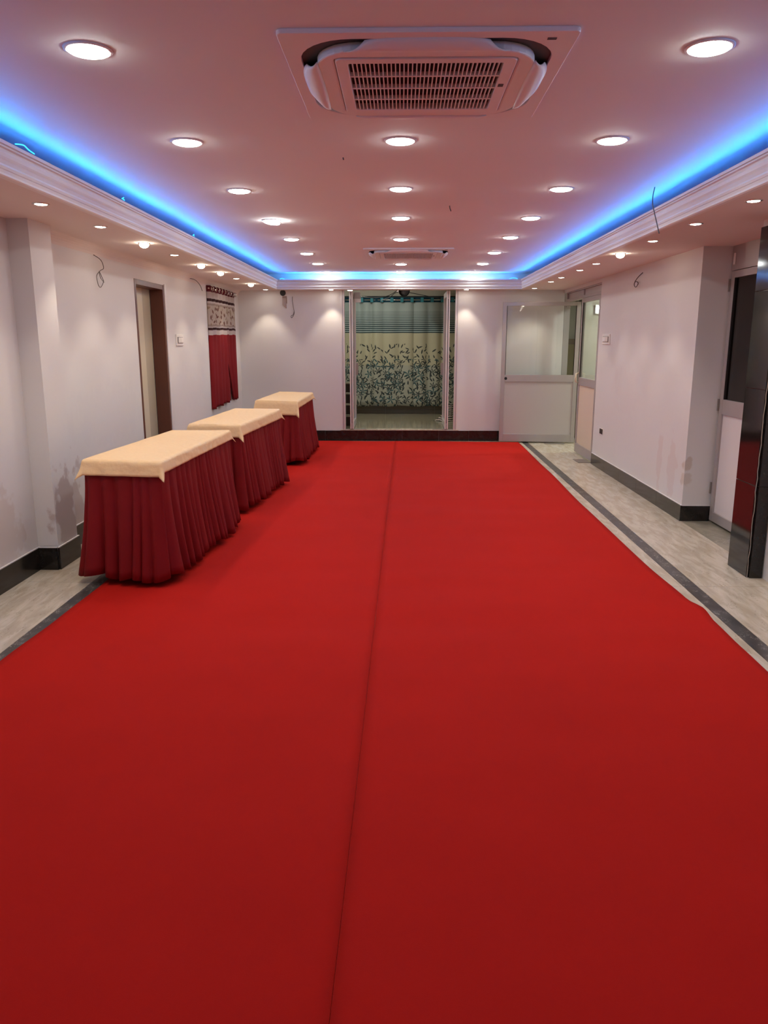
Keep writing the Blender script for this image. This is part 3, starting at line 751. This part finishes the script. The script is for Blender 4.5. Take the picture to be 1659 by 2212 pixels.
for a, b in (((-0.005, -0.083, 0.032), (0, 0.083, 0.038)), ((-0.005, -0.083, -0.038), (0, 0.083, -0.032)), ((-0.005, 0.076, -0.031), (0, 0.083, 0.031)), ((-0.005, -0.083, -0.031), (0, -0.076, 0.031))): ring_.box(a, b)
ring_.build('socket_rim', 'white_plastic', so)

# ------------------------------------------------------------------ loose wires
def wire(name, pts, label, r=0.0035, m='wire'):
    o0 = Vector(pts[0])
    # smooth by Catmull-Rom
    P = [Vector(p)-o0 for p in pts]; out = []
    for i in range(len(P)-1):
        p0, p1, p2, p3 = P[max(i-1, 0)], P[i], P[i+1], P[min(i+2, len(P)-1)]
        for k in range(5):
            t = k/5
            out.append(0.5*((2*p1) + (p2-p0)*t + (2*p0-5*p1+4*p2-p3)*t*t + (3*p1-p0-3*p2+p3)*t**3))
    out.append(P[-1])
    o = MB().tube(out, r, 6).build(name, m, smooth=True); o.location = o0
    return tag(o, label, 'wire')
X = XL+0.006
wire('loose_wire', [(X, 6.50, 2.235), (X+0.03, 6.57, 2.20), (X+0.04, 6.59, 2.14), (X+0.03, 6.54, 2.115), (X+0.02, 6.48, 2.07), (X+0.02, 6.50, 2.00), (X+0.02, 6.55, 1.985), (X+0.02, 6.62, 2.035), (X+0.02, 6.60, 2.06), (X+0.02, 6.54, 2.11), (X+0.02, 6.56, 2.06), (X+0.02, 6.63, 2.03)], 'looped grey wire hanging from left wall, nearest the camera', 0.003)
wire('loose_wire', [(X, 9.40, 2.275), (X+0.03, 9.55, 2.265), (X+0.04, 9.72, 2.22), (X+0.03, 9.86, 2.16)], 'short grey wire sticking out of left wall beside the burgundy curtain', 0.004)
Yb = YB-0.006
wire('loose_wire', [(-1.672, Yb, 2.215), (-1.672, Yb-0.02, 2.16), (-1.665, Yb-0.02, 2.08), (-1.65, Yb-0.02, 2.00), (-1.655, Yb-0.02, 1.95), (-1.69, Yb-0.02, 1.90), (-1.70, Yb-0.02, 1.925), (-1.665, Yb-0.02, 1.95), (-1.65, Yb-0.02, 2.0)], 'thin looped wire hanging on back wall left of the doorway', 0.004)
X = XR-0.006
wire('loose_wire', [(X, 8.28, 2.235), (X-0.02, 8.35, 2.20), (X-0.03, 8.43, 2.155), (X-0.03, 8.44, 2.12), (X-0.03, 8.38, 2.10), (X-0.03, 8.31, 2.13), (X-0.03, 8.37, 2.155), (X-0.03, 8.43, 2.15)], 'short curled wire poking out of the right wall', 0.0045)
wire('hanging_wire', [(1.675, 5.48, ZC-0.002), (1.67, 5.49, 2.50), (1.665, 5.47, 2.44), (1.675, 5.44, 2.37), (1.69, 5.42, 2.30), (1.70, 5.40, 2.245)], 'thin wire dangling from ceiling in front of the right cornice', 0.0035)
o = MB().lathe([(0.045, 0), (0.045, 0.004), (0.034, 0.006)], 20, axis='y').build('conduit_hole', 'black'); o.location = (-1.82, YB-0.001, 2.272)
tag(o, 'round dark conduit hole high on the back wall left of doorway', 'conduit hole')
o = empty('torn_wall_box', (-1.80, YB-0.002, 2.165), 'broken brown wall box with torn edges below the conduit hole', 'wall box')
MB().prism([(-0.03, -0.002), (0.035, -0.002), (0.04, 0.001), (-0.03, 0.001)], -0.05, 0.06).build('backing', mat('torn_plaster', (0.30, 0.22, 0.20), 0.9, noise=0.4, nscale=60), o)
m = MB(); m.grid(4, 8, lambda u, v: (-0.03+0.06*u, -0.006-0.02*sin(pi*u)*v, -0.06-0.05*v*(0.3+u)+0.09*(1-v))).build('torn_flap', mat('torn_paper', (0.45, 0.36, 0.34), 0.8), o, thick=0.002)
st = pixel_on(971, 444, ZC)
o = MB().tube([(0, 0, 0), (0.004, 0.002, -0.02), (0.012, 0.0, -0.04)], 0.004, 6).build('wire_stub', 'wire'); o.location = (st[0], st[1], ZC-0.001)
tag(o, 'tiny dark wire stub poking from ceiling right of middle lights', 'wire')
st = pixel_on(741, 340, ZC)
o = MB().tube([(0, 0, 0), (0.003, 0.0, -0.012)], 0.004, 6).build('wire_stub', 'wire'); o.location = (st[0], st[1], ZC-0.001)
tag(o, 'tiny dark wire stub poking from ceiling left of middle lights', 'wire')

# ------------------------------------------------------------------ raised doorway: frame, two glazed leaves folded inward, what lies beyond
d2 = setting(empty('door_2', (DX0, YB, SZ))); D2 = (DX0, YB, SZ)
bx((DX0, YB-0.006, SZ), (DX0+0.052, YB+0.10, 2.316), 'jamb', 'alu_bright', d2, D2, 0.003)
bx((DX1-0.052, YB-0.006, SZ), (DX1, YB+0.10, 2.316), 'jamb', 'alu_bright', d2, D2, 0.003)
bx((DX0+0.016, YB-0.012, SZ), (DX0+0.028, YB-0.006, 2.316), 'jamb_bead', 'alu', d2, D2)
bx((DX1-0.028, YB-0.012, SZ), (DX1-0.016, YB-0.006, 2.316), 'jamb_bead', 'alu', d2, D2)
def glazed_leaf(xc, sgn):
    y0, y1, z0, z1 = YB-0.03, YB+0.86, SZ+0.012, 2.30
    lf = empty('door_leaf', (0, 0, 0)); lf.parent = d2
    def q(a, b, n_, m_): return bx(a, b, n_, m_, lf, D2, 0.002)
    t = 0.024
    for s in (-1, 1):      # near stile is two pale shells with a dark gasket between them
        q((xc+s*0.016-0.011, y0, z0), (xc+s*0.016+0.011, y0+0.055, z1), 'stile', 'alu_bright')
    q((xc-0.0045, y0+0.002, z0+0.09), (xc+0.0045, y0+0.05, z1-0.12), 'gasket', 'rubber')
    q((xc-t, y1-0.07, z0), (xc+t, y1, z1), 'stile', 'alu_bright')
    q((xc-t, y0+0.056, z0), (xc+t, y1-0.071, z0+0.10), 'bottom_rail', 'alu_bright')
    q((xc-t, y0+0.056, z1-0.08), (xc+t, y1-0.071, z1), 'top_rail', 'alu_bright')
    q((xc-0.004, y0+0.056, z0+0.101), (xc+0.004, y1-0.071, z1-0.081), 'pane', 'glass')
    h = MB().box((xc-sgn*t, y1-0.20, 1.05), (xc+sgn*(t+0.03), y1-0.08, 1.20)); 
    bx((min(xc, xc+sgn*0.06), y1-0.065, 1.00), (max(xc, xc+sgn*0.06), y1-0.02, 1.20), 'lock', 'alu', lf, D2, 0.004)
    h.bm.free()
glazed_leaf(-0.775, 1); glazed_leaf(0.715, -1)
def spring(x0, x1, y0, y1, z, label):
    o = MB().box((0, 0, 0), (x1-x0, y1-y0, 0.006)).build('floor_spring_plate', 'steel', bevel=0.001); o.location = (x0, y0, z+0.0005)
    return tag(o, label, 'floor plate')
spring(-0.90, -0.55, YB-0.005, YB+0.08, SZ, 'metal floor spring plate under left glazed door of the raised doorway')
spring(0.50, 0.86, YB-0.005, YB+0.08, SZ, 'metal floor spring plate under right glazed door of the raised doorway')
dc = empty('door_closer', (-0.70, YB+0.5, 2.22), 'grey box fixed at top of left glazed door leaf', 'door closer')
MB().box((-0.045, -0.2, -0.06), (0.045, 0.12, 0.08)).build('housing', 'alu', dc, bevel=0.004)
MB().box((-0.035, -0.215, -0.075), (0.06, -0.19, -0.02)).build('bracket', 'alu_bright', dc)

# passage beyond
CY = 14.85
f2 = setting(MB().box((-2.2, YB+0.14, 0.0), (1.6, CY+0.3, SZ-0.004)).build('floor_passage', 'grout'))
for i, (a, b) in enumerate(((-2.2, -0.9), (-0.898, 0.0), (0.002, 0.9), (0.902, 1.6))):
    for c, d in ((YB+0.161, 13.2), (13.202, CY+0.2)): MB().box((a, c, SZ-0.004), (b, d, SZ)).build('marble_slab', mat('passage_marble', (0.42, 0.38, 0.27), 0.12, noise=0.08, nscale=3), f2)
wp = setting(MB().box((-2.2, CY+0.2, 0), (1.6, CY+0.34, 2.9)).build('wall_passage_back', 'room_wall'))
for k in range(4):
    MB().box((-2.2+k*0.95, CY+0.178, SZ+0.001), (-2.2+(k+1)*0.95-0.003, CY+0.198, SZ+0.075)).build('skirting_tile', mat('brown_tile', (0.20, 0.17, 0.12), 0.1), wp)
    MB().box((-2.2+k*0.95, CY+0.184, SZ+0.078), (-2.2+(k+1)*0.95-0.003, CY+0.198, SZ+0.17)).build('skirting_tile', mat('brown_tile', (0.24, 0.20, 0.14), 0.1), wp)
setting(MB().box((1.5, YB+0.14, 0), (1.6, CY+0.2, 2.9)).build('wall_passage_right', 'room_wall'))
setting(MB().box((-2.3, YB+0.14, 0), (-2.2, CY+0.3, 2.9)).build('wall_passage_left', 'room_wall'))
setting(MB().box((-2.3, YB+0.14, 2.75), (1.6, CY+0.34, 2.9)).build('ceiling_passage', 'room_wall'))
l = bpy.data.lights.new('passage_fill_light', 'AREA'); l.shape = 'DISK'; l.energy = 14; l.size = 0.14; l.color = (1.0, 0.96, 0.80)  # fill lamp added out of view to brighten the passage
fx = copy_tree(proto); fx.location = (-0.55, 13.5, 2.75); tag(fx, 'unseen round light added to brighten the passage beyond the raised doorway', 'ceiling light', 'unseen fill lights added in the side rooms')
o = bpy.data.objects.new('passage_fill_light', l); C.objects.link(o); o.parent = fx; o.location = (0, 0, -0.03)
# stairs going up to the left
stt = empty('staircase', (-1.03, 13.0, SZ+0.001), 'dark granite staircase with pale treads left inside the doorway', 'staircase')
for k in range(4):
    ya = -0.25 + 0.27*k; zt = 0.165*(k+1)
    MB().box((-1.0, ya, zt-0.165 if k == 0 else zt-0.165), (0.20, ya+0.27 if k < 3 else ya+0.5, zt-0.018)).build('riser', 'riser', stt)
    MB().box((-1.0, ya-0.015, zt-0.018), (0.21, ya+0.27 if k < 3 else ya+0.5, zt)).build('tread', 'marble_dark', stt)
# teal striped curtain with printed leaves
def teal_extra(nt, uvs, sep, col):
    z = sep.outputs[1]
    # dark stripes that widen downward between 1.70 and 2.12
    t = math_node(nt, 'DIVIDE', math_node(nt, 'SUBTRACT', 2.12, z), 0.42)
    cyc = math_node(nt, 'FRACT', math_node(nt, 'MULTIPLY', math_node(nt, 'POWER', t, 0.8), 14.0))
    on = math_node(nt, 'MULTIPLY', math_node(nt, 'GREATER_THAN', cyc, 0.5), math_node(nt, 'MULTIPLY', math_node(nt, 'GREATER_THAN', z, 1.70), math_node(nt, 'LESS_THAN', z, 2.10)))
    col = mixc(nt, math_node(nt, 'MULTIPLY', on, math_node(nt, 'MINIMUM', math_node(nt, 'MULTIPLY_ADD', t, 1.1, 0.25), 1.0)), col, (0.022, 0.05, 0.06))
    dens = math_node(nt, 'SUBTRACT', 1.0, ramp(nt, z, 0.9, 1.5))
    zone = math_node(nt, 'LESS_THAN', z, 1.50); zone2 = math_node(nt, 'LESS_THAN', z, 1.22); zone3 = math_node(nt, 'LESS_THAN', z, 1.0)
    for kind, sc, off, a, b_, kp, zn, cc in (('leaf', 10.5, (0, 0, 0), 0.50, 0.13, 0.62, zone, (0.05, 0.06, 0.06)), ('leaf', 12, (4.4, 6.1, 0), 0.46, 0.12, 0.35, zone, (0.05, 0.06, 0.06)),
                                   ('star', 6.5, (1.7, 8.2, 0), 0.55, 5, 0.55, zone2, (0.06, 0.13, 0.14)), ('star', 7.5, (7.7, 3.9, 0), 0.52, 6, 0.6, zone2, (0.045, 0.06, 0.06)), ('leaf', 11, (2.7, 1.9, 0), 0.52, 0.14, 0.6, zone3, (0.045, 0.06, 0.06))):
        f, _c = leaf_layer(nt, uvs, sc, off, a, b_, kp) if kind == 'leaf' else star_layer(nt, uvs, sc, off, a, b_, kp)
        col = mixc(nt, math_node(nt, 'MULTIPLY', f, zn), col, cc)
    return col
M['teal_curtain'] = curtain_bands('teal_striped_leaf_curtain', [(0, (0.44, 0.45, 0.37)), (1.1, (0.50, 0.48, 0.34)), (1.70, (0.38, 0.46, 0.45)), (2.255, (0.012, 0.055, 0.09))], extra=teal_extra)
TC = Vector((0, CY, 0.33))
tc = empty('curtain', TC, 'long teal striped curtain with dark leaf print behind the doorway', 'curtain')
def tp(x0, x1, nf, seed):
    def fn(u, v):
        z = lerp(0.335, 2.345, v); ph = 2*pi*nf*u + seed
        y = CY - 0.02 + 0.026*sin(ph + 0.8*sin(ph*0.31+seed)) + 0.012*sin(ph*0.37+2) ; x = lerp(x0, x1, u) + 0.012*cos(ph)
        z -= 0.008*sin(ph*0.5)*(1-v)
        return (x-TC.x, y-TC.y, z-TC.z)
    MB().grid(int(160*(x1-x0)), 20, fn, lambda u, v: (lerp(x0, x1, u)*1.1, lerp(0.335, 2.345, v))).build('curtain_panel', 'teal_curtain', tc, smooth=True, thick=0.002)
tp(-1.35, -0.36, 4, 0.3); tp(-0.38, 0.24, 2, 1.2); tp(0.22, 1.35, 4, 2.0)
MB().tube([(-1.4, -0.045, 2.298-TC.z), (1.5, -0.045, 2.298-TC.z)], 0.010, 10).build('rod', 'chrome', tc, smooth=True)
for k in range(15):
    x = -1.3 + 0.187*k
    MB().box((x-0.028, -0.075, 2.255-TC.z), (x+0.028, -0.057, 2.34-TC.z)).build('header_tab', mat('teal_tab', (0.02, 0.22, 0.28), 0.6), tc, bevel=0.006)
# pelmet board behind the curtain head and mesh fronted unit with wires
o = MB().box((-1.4, 0, 0), (1.4, 0.03, 0.14)).build('curtain_pelmet', mat('dark_board', (0.03, 0.035, 0.045), 0.7)); o.location = (0, CY+0.17, 2.24)
tag(o, 'dark board behind the head of the teal curtain', 'pelmet')
fan = empty('mesh_speaker', (0.045, 13.9, 2.405), 'round black mesh-fronted unit hung with wires above the teal curtain', 'speaker')
MB().lathe([(0.098, 0.06), (0.098, 0.0), (0.092, -0.008), (0.080, -0.008), (0.080, 0.0)][::-1], 28, axis='y', cap=False).build('housing', 'black', fan, smooth=False)
MB().lathe([(0.082, 0.0), (0.05, 0.012), (0.003, 0.016)], 24, axis='y').build('cone', mat('grey_cone', (0.30, 0.22, 0.23), 0.6), fan, smooth=True)
g = MB()
for k in range(-5, 6):
    c = k*0.0145; h = sqrt(max(0.0, 0.08**2-c*c))
    s45 = sqrt(.5)
    for s in (1, -1):
        a = Vector((c*s45-h*s45*1, -0.022, (c*s45+h*s45)*s)); b = Vector((c*s45+h*s45, -0.022, (c*s45-h*s45)*s)); g.tube([a, b], 0.0028, 4)
g = g.build('mesh_grille', 'black', fan); g['kind'] = 'stuff'
MB().box((-0.13, 0.065, -0.02), (0.10, 0.16, 0.34)).build('bracket', mat('pinkish_box', (0.5, 0.42, 0.42), 0.6), fan)
wire('loose_wire', [(-0.70, 13.2, 2.27), (-0.45, 13.4, 2.26), (-0.22, 13.6, 2.31), (-0.055, 13.93, 2.43)], 'black wire sagging left of the mesh unit to the door', 0.006, 'black')
wire('loose_wire', [(0.13, 13.85, 2.375), (0.4, 13.8, 2.32), (0.72, 13.7, 2.26), (0.95, 13.6, 2.25)], 'black wire running right of the mesh unit', 0.006, 'black')
wire('loose_wire', [(-0.062, 13.885, 2.385), (-0.12, 13.80, 2.36), (-0.22, 13.75, 2.28), (-0.34, 13.75, 2.24), (-0.345, 13.74, 2.20)], 'black wire with plug end hanging beside the mesh unit', 0.006, 'black')
# striped cloth heap on the passage floor
sb = MB()
def heap(u, v):
    a = 2*pi*u; r = (1-v)
    x = 0.19*cos(a)*(r**0.8) + 0.10*v; y = 0.13*sin(a)*(r**0.8)
    z = 0.30*v**1.6 + 0.02*sin(5*a)*r*v
    return (x*(1+0.2*sin(3*a)), y, z)
ms = mat('striped_cloth', (0.6, 0.55, 0.5), 0.8); nt = ms.node_tree; bs = nt.nodes['Principled BSDF']
tcx = nd(nt, 'ShaderNodeTexCoord'); wv = nd(nt, 'ShaderNodeTexWave'); wv.bands_direction = 'Z'; wv.inputs['Scale'].default_value = 9; wv.inputs['Distortion'].default_value = 2.5; wv.inputs['Detail Scale'].default_value = 1.5
nt.links.new(tcx.outputs['Object'], wv.inputs[0])
nt.links.new(mixc(nt, math_node(nt, 'GREATER_THAN', wv.outputs[1], 0.5), (0.02, 0.018, 0.018), (0.62, 0.54, 0.47)), bs.inputs['Base Color'])
o = sb.grid(40, 24, heap).build('striped_cloth', ms, smooth=True); o.location = (0.78, 13.6, SZ+0.001)
tag(o, 'black and white striped cloth heaped on floor behind right glazed door', 'cloth')
# passage lamp
pl = empty('passage_lamp', (-0.86, 13.3, 2.75), 'small lit lamp seen in top left of the raised doorway', 'lamp')
MB().lathe([(0.05, 0.0), (0.05, -0.30), (0.04, -0.32)], 16).build('stem', 'white_plastic', pl)
MB().lathe([(0.03, -0.322), (0.045, -0.345), (0.04, -0.375), (0.003, -0.39)], 16).build('bulb', mat('lit_passage_bulb', (0.9, 0.9, 0.9), emit=(1, 0.95, 0.85), estr=60), pl, smooth=True)

# ------------------------------------------------------------------ right: aluminium and glass doors
d3 = setting(empty('door_3', (XR, OY1, 0))); D3 = (XR, OY1, 0)
# frame in the wall's opening: posts, transom bar, two transom panes with mullion
def q3(a, b, n_, m_, parent=None, bev=0.002): return bx(a, b, n_, m_, parent or d3, D3, bev)
PX0, PX1 = XR+0.01, XR+0.075
q3((PX0, OY0, 0), (PX1, OY0+0.03, 2.26), 'frame_post', 'alu')
q3((PX0, OY1-0.03, 2.05), (PX1, OY1, 2.26), 'frame_post', 'alu')
q3((PX0, OY0+0.03, 2.125), (PX1, OY1-0.031, 2.165), 'transom_bar', 'alu')
q3((PX0, OY0+0.03, 2.245), (PX1, OY1-0.031, 2.261), 'frame_head', 'alu')
q3((PX0+0.01, 10.985, 2.166), (PX1-0.01, 11.015, 2.244), 'mullion', 'alu')
q3((PX0+0.03, OY0+0.031, 2.166), (PX0+0.036, 10.984, 2.244), 'transom_pane', 'panel_grey', bev=0)
q3((PX0+0.03, 11.016, 2.166), (PX0+0.036, OY1-0.032, 2.244), 'transom_pane', 'panel_grey', bev=0)
q3((2.488, 12.20, 0), (2.575, 12.27, 2.62), 'back_post', 'alu')
def half_glazed(parent, p, q, zt, zmid0, zmid1, panel_m, glass_m, thick=0.04, stile=0.06, bot=0.135, name='door_leaf'):
    """leaf in the vertical plane through p and q (x,y)"""
    p, q = Vector(p), Vector(q); d = (q-p); L = d.length
    lf = empty(name, (0, 0, 0)); lf.parent = parent; lf.location = Vector((p.x, p.y, 0)) - Vector(parent.location)
    lf.rotation_euler = (0, 0, atan2(d.y, d.x))
    h = thick/2
    def b_(a, b, n_, m_, bev=0.002): return MB().box(a, b).build(n_, m_, lf, bevel=bev)
    b_((0, -h, 0.018), (stile, h, zt), 'stile', 'alu'); b_((L-stile, -h, 0.018), (L, h, zt), 'stile', 'alu')
    b_((stile+.001, -h, 0.018), (L-stile-.001, h, bot), 'bottom_rail', 'alu'); b_((stile+.001, -h, zmid0), (L-stile-.001, h, zmid1), 'middle_rail', 'alu')
    b_((stile+.001, -h, zt-0.055), (L-stile-.001, h, zt), 'top_rail', 'alu')
    b_((stile+.001, -0.008, bot), (L-stile-.001, 0.008, zmid0), 'lower_panel', panel_m, 0)
    b_((stile+.001, -0.003, zmid1), (L-stile-.001, 0.003, zt-0.055), 'glass_pane', glass_m, 0)
    for a, b in (((stile, -h+0.004, zmid1), (stile+0.008, -0.004, zt-0.055)), ((L-stile-0.008, -h+0.004, zmid1), (L-stile, -0.004, zt-0.055))):
        b_(a, b, 'glazing_bead', 'rubber', 0)
    return lf
l1 = half_glazed(d3, (1.535, 12.06), (2.69, 11.985), 2.125, 0.94, 1.045, 'panel_grey', 'glass')
MB().lathe([(0.022, 0.0), (0.022, -0.004), (0.012, -0.006)], 16, axis='y', c=(0.075, -0.0215, 0.99)).build('lock_hole', 'rubber', l1)
l2 = half_glazed(d3, (XR+0.02, 10.975), (XR+0.02, 9.965), 2.12, 0.955, 1.06, 'panel_warm_lit', 'glass', bot=0.145)
hd = MB().tube([(0.035, -0.022, 0.985), (0.035, -0.055, 0.995), (0.035, -0.06, 1.05), (0.035, -0.055, 1.105), (0.035, -0.022, 1.115)], 0.014, 10).build('pull_handle', mat('cream_handle', (0.75, 0.68, 0.5), 0.25), l2, smooth=True)
spring(2.22, 2.52, 11.85, 11.96, 0.0, 'metal floor spring plate beneath the opened aluminium door')
spring(2.31, 2.47, 9.98, 10.28, 0.0, 'metal floor spring plate in front of the closed aluminium door')
# room beyond the aluminium doors
fr = setting(MB().box((XR+0.002, OY0, -0.10), (5.2, 13.6, -0.001)).build('floor_side_room', 'marble'))
setting(MB().box((2.58, 13.0, 0), (2.88, 13.1, 2.75)).build('wall_side_room_left', 'room_wall'))
o = setting(MB().box((2.58, 12.98, 0), (2.88, 12.998, 1.50)).build('trim_4', 'yellow_dado'))
o = setting(MB().box((2.58, 12.97, 1.50), (2.88, 12.998, 1.585)).build('trim_5', 'brown_band'))
setting(MB().box((2.88, 12.6, 0), (5.2, 13.1, 2.75)).build('wall_side_room_back', 'room_wall'))
setting(MB().box((5.2, 9.7, 0), (5.3, 13.6, 2.75)).build('wall_side_room_right', 'room_wall'))
setting(MB().box((2.86, 9.80, 0), (5.2, 9.95, 2.75)).build('wall_side_room_front', 'room_wall'))
setting(MB().box((XR+0.165, 9.8, 2.70), (5.3, 13.6, 2.8)).build('ceiling_side_room', 'room_wall'))
sl = empty('wall_lamp', (3.09, 12.59, 2.04), 'bright cool white lamp glowing through the glass of closed aluminium door', 'lamp')
MB().box((-0.04, -0.02, -0.07), (0.04, 0.0, 0.07)).build('base', 'white_plastic', sl)
MB().lathe([(0.003, -0.045), (0.014, -0.038), (0.014, 0.038), (0.003, 0.045)], 12, c=(0, -0.045, 0)).build('tube', 'white_tube', sl, smooth=True)
l = bpy.data.lights.new('side_room_fill_light', 'AREA'); l.shape = 'DISK'; l.energy = 38; l.size = 0.14; l.color = (0.92, 1.0, 0.85)  # added lamp, never in view, that lifts the room behind the glass
fx = copy_tree(proto); fx.location = (4.0, 11.3, 2.70); tag(fx, 'unseen round light added to brighten the side room behind the aluminium doors', 'ceiling light', 'unseen fill lights added in the side rooms')
o = bpy.data.objects.new('side_room_fill_light', l); C.objects.link(o); o.parent = fx; o.location = (0, 0, -0.03)

# near recess door behind the column
d4 = setting(empty('door_4', (2.72, 6.66, 0)))
l4 = half_glazed(d4, (2.735, 6.655), (2.735, 5.70), 2.11, 0.945, 1.07, 'panel_white', 'glass_dark', bot=0.10, thick=0.045)
MB().lathe([(0.006, 0.0), (0.012, 0.0), (0.012, -0.03), (0.024, -0.035), (0.024, -0.06), (0.012, -0.066)], 14, axis='y', c=(0.10, -0.022, 1.015)).build('knob', mat('ivory_knob', (0.75, 0.68, 0.5), 0.3), l4, smooth=True)
for z in (0.30, 1.02, 2.0):
    bx((2.70, 6.656, z-0.05), (2.712, 6.674, z+0.05), 'hinge', 'steel', d4, (2.72, 6.66, 0))
bx((2.715, 5.3, 2.115), (2.76, 6.675, ZS), 'overpanel', 'alu', d4, (2.72, 6.66, 0))
bx((2.725, 4.9, 0), (2.765, 5.699, 2.11), 'fixed_panel', 'panel_white', d4, (2.72, 6.66, 0))
bx((2.705, 6.60, 2.16), (2.714, 6.63, 2.25), 'bolt', 'white_plastic', d4, (2.72, 6.66, 0), 0.002)
setting(MB().box((2.80, 4.9, 0), (2.86, 6.675, 2.6)).build('wall_recess_back', 'wall'))

# granite clad column
co = empty('granite_column', (2.37, 5.15, 0), 'column clad in polished black granite slabs at right foreground', 'column')
K = (2.37, 5.15, 0)
bx((2.345, 5.02, 0), (2.425, 5.30, 2.266), 'core', 'chipped', co, K)
zz = [0.0, 0.622, 1.245, 1.868, 2.268]
for a, b in zip(zz, zz[1:]):
    bx((2.322, 5.004, a+0.001), (2.345, 5.30, b-0.001), 'granite_slab', 'granite', co, K, 0.0015)
    bx((2.336, 4.982, a+0.001), (2.418, 5.003, b-0.001), 'granite_slab', 'granite', co, K, 0.0015)
m = MB()
rng = random.Random(5)
pts = [(2.326 + rng.uniform(-.003, .003), 4.998 + rng.uniform(-.003, .002), z*0.045) for z in range(51)]
m.tube([(p[0]-K[0], p[1]-K[1], p[2]-K[2]) for p in pts], 0.0028, 5).build('chipped_edge', 'chipped', co)
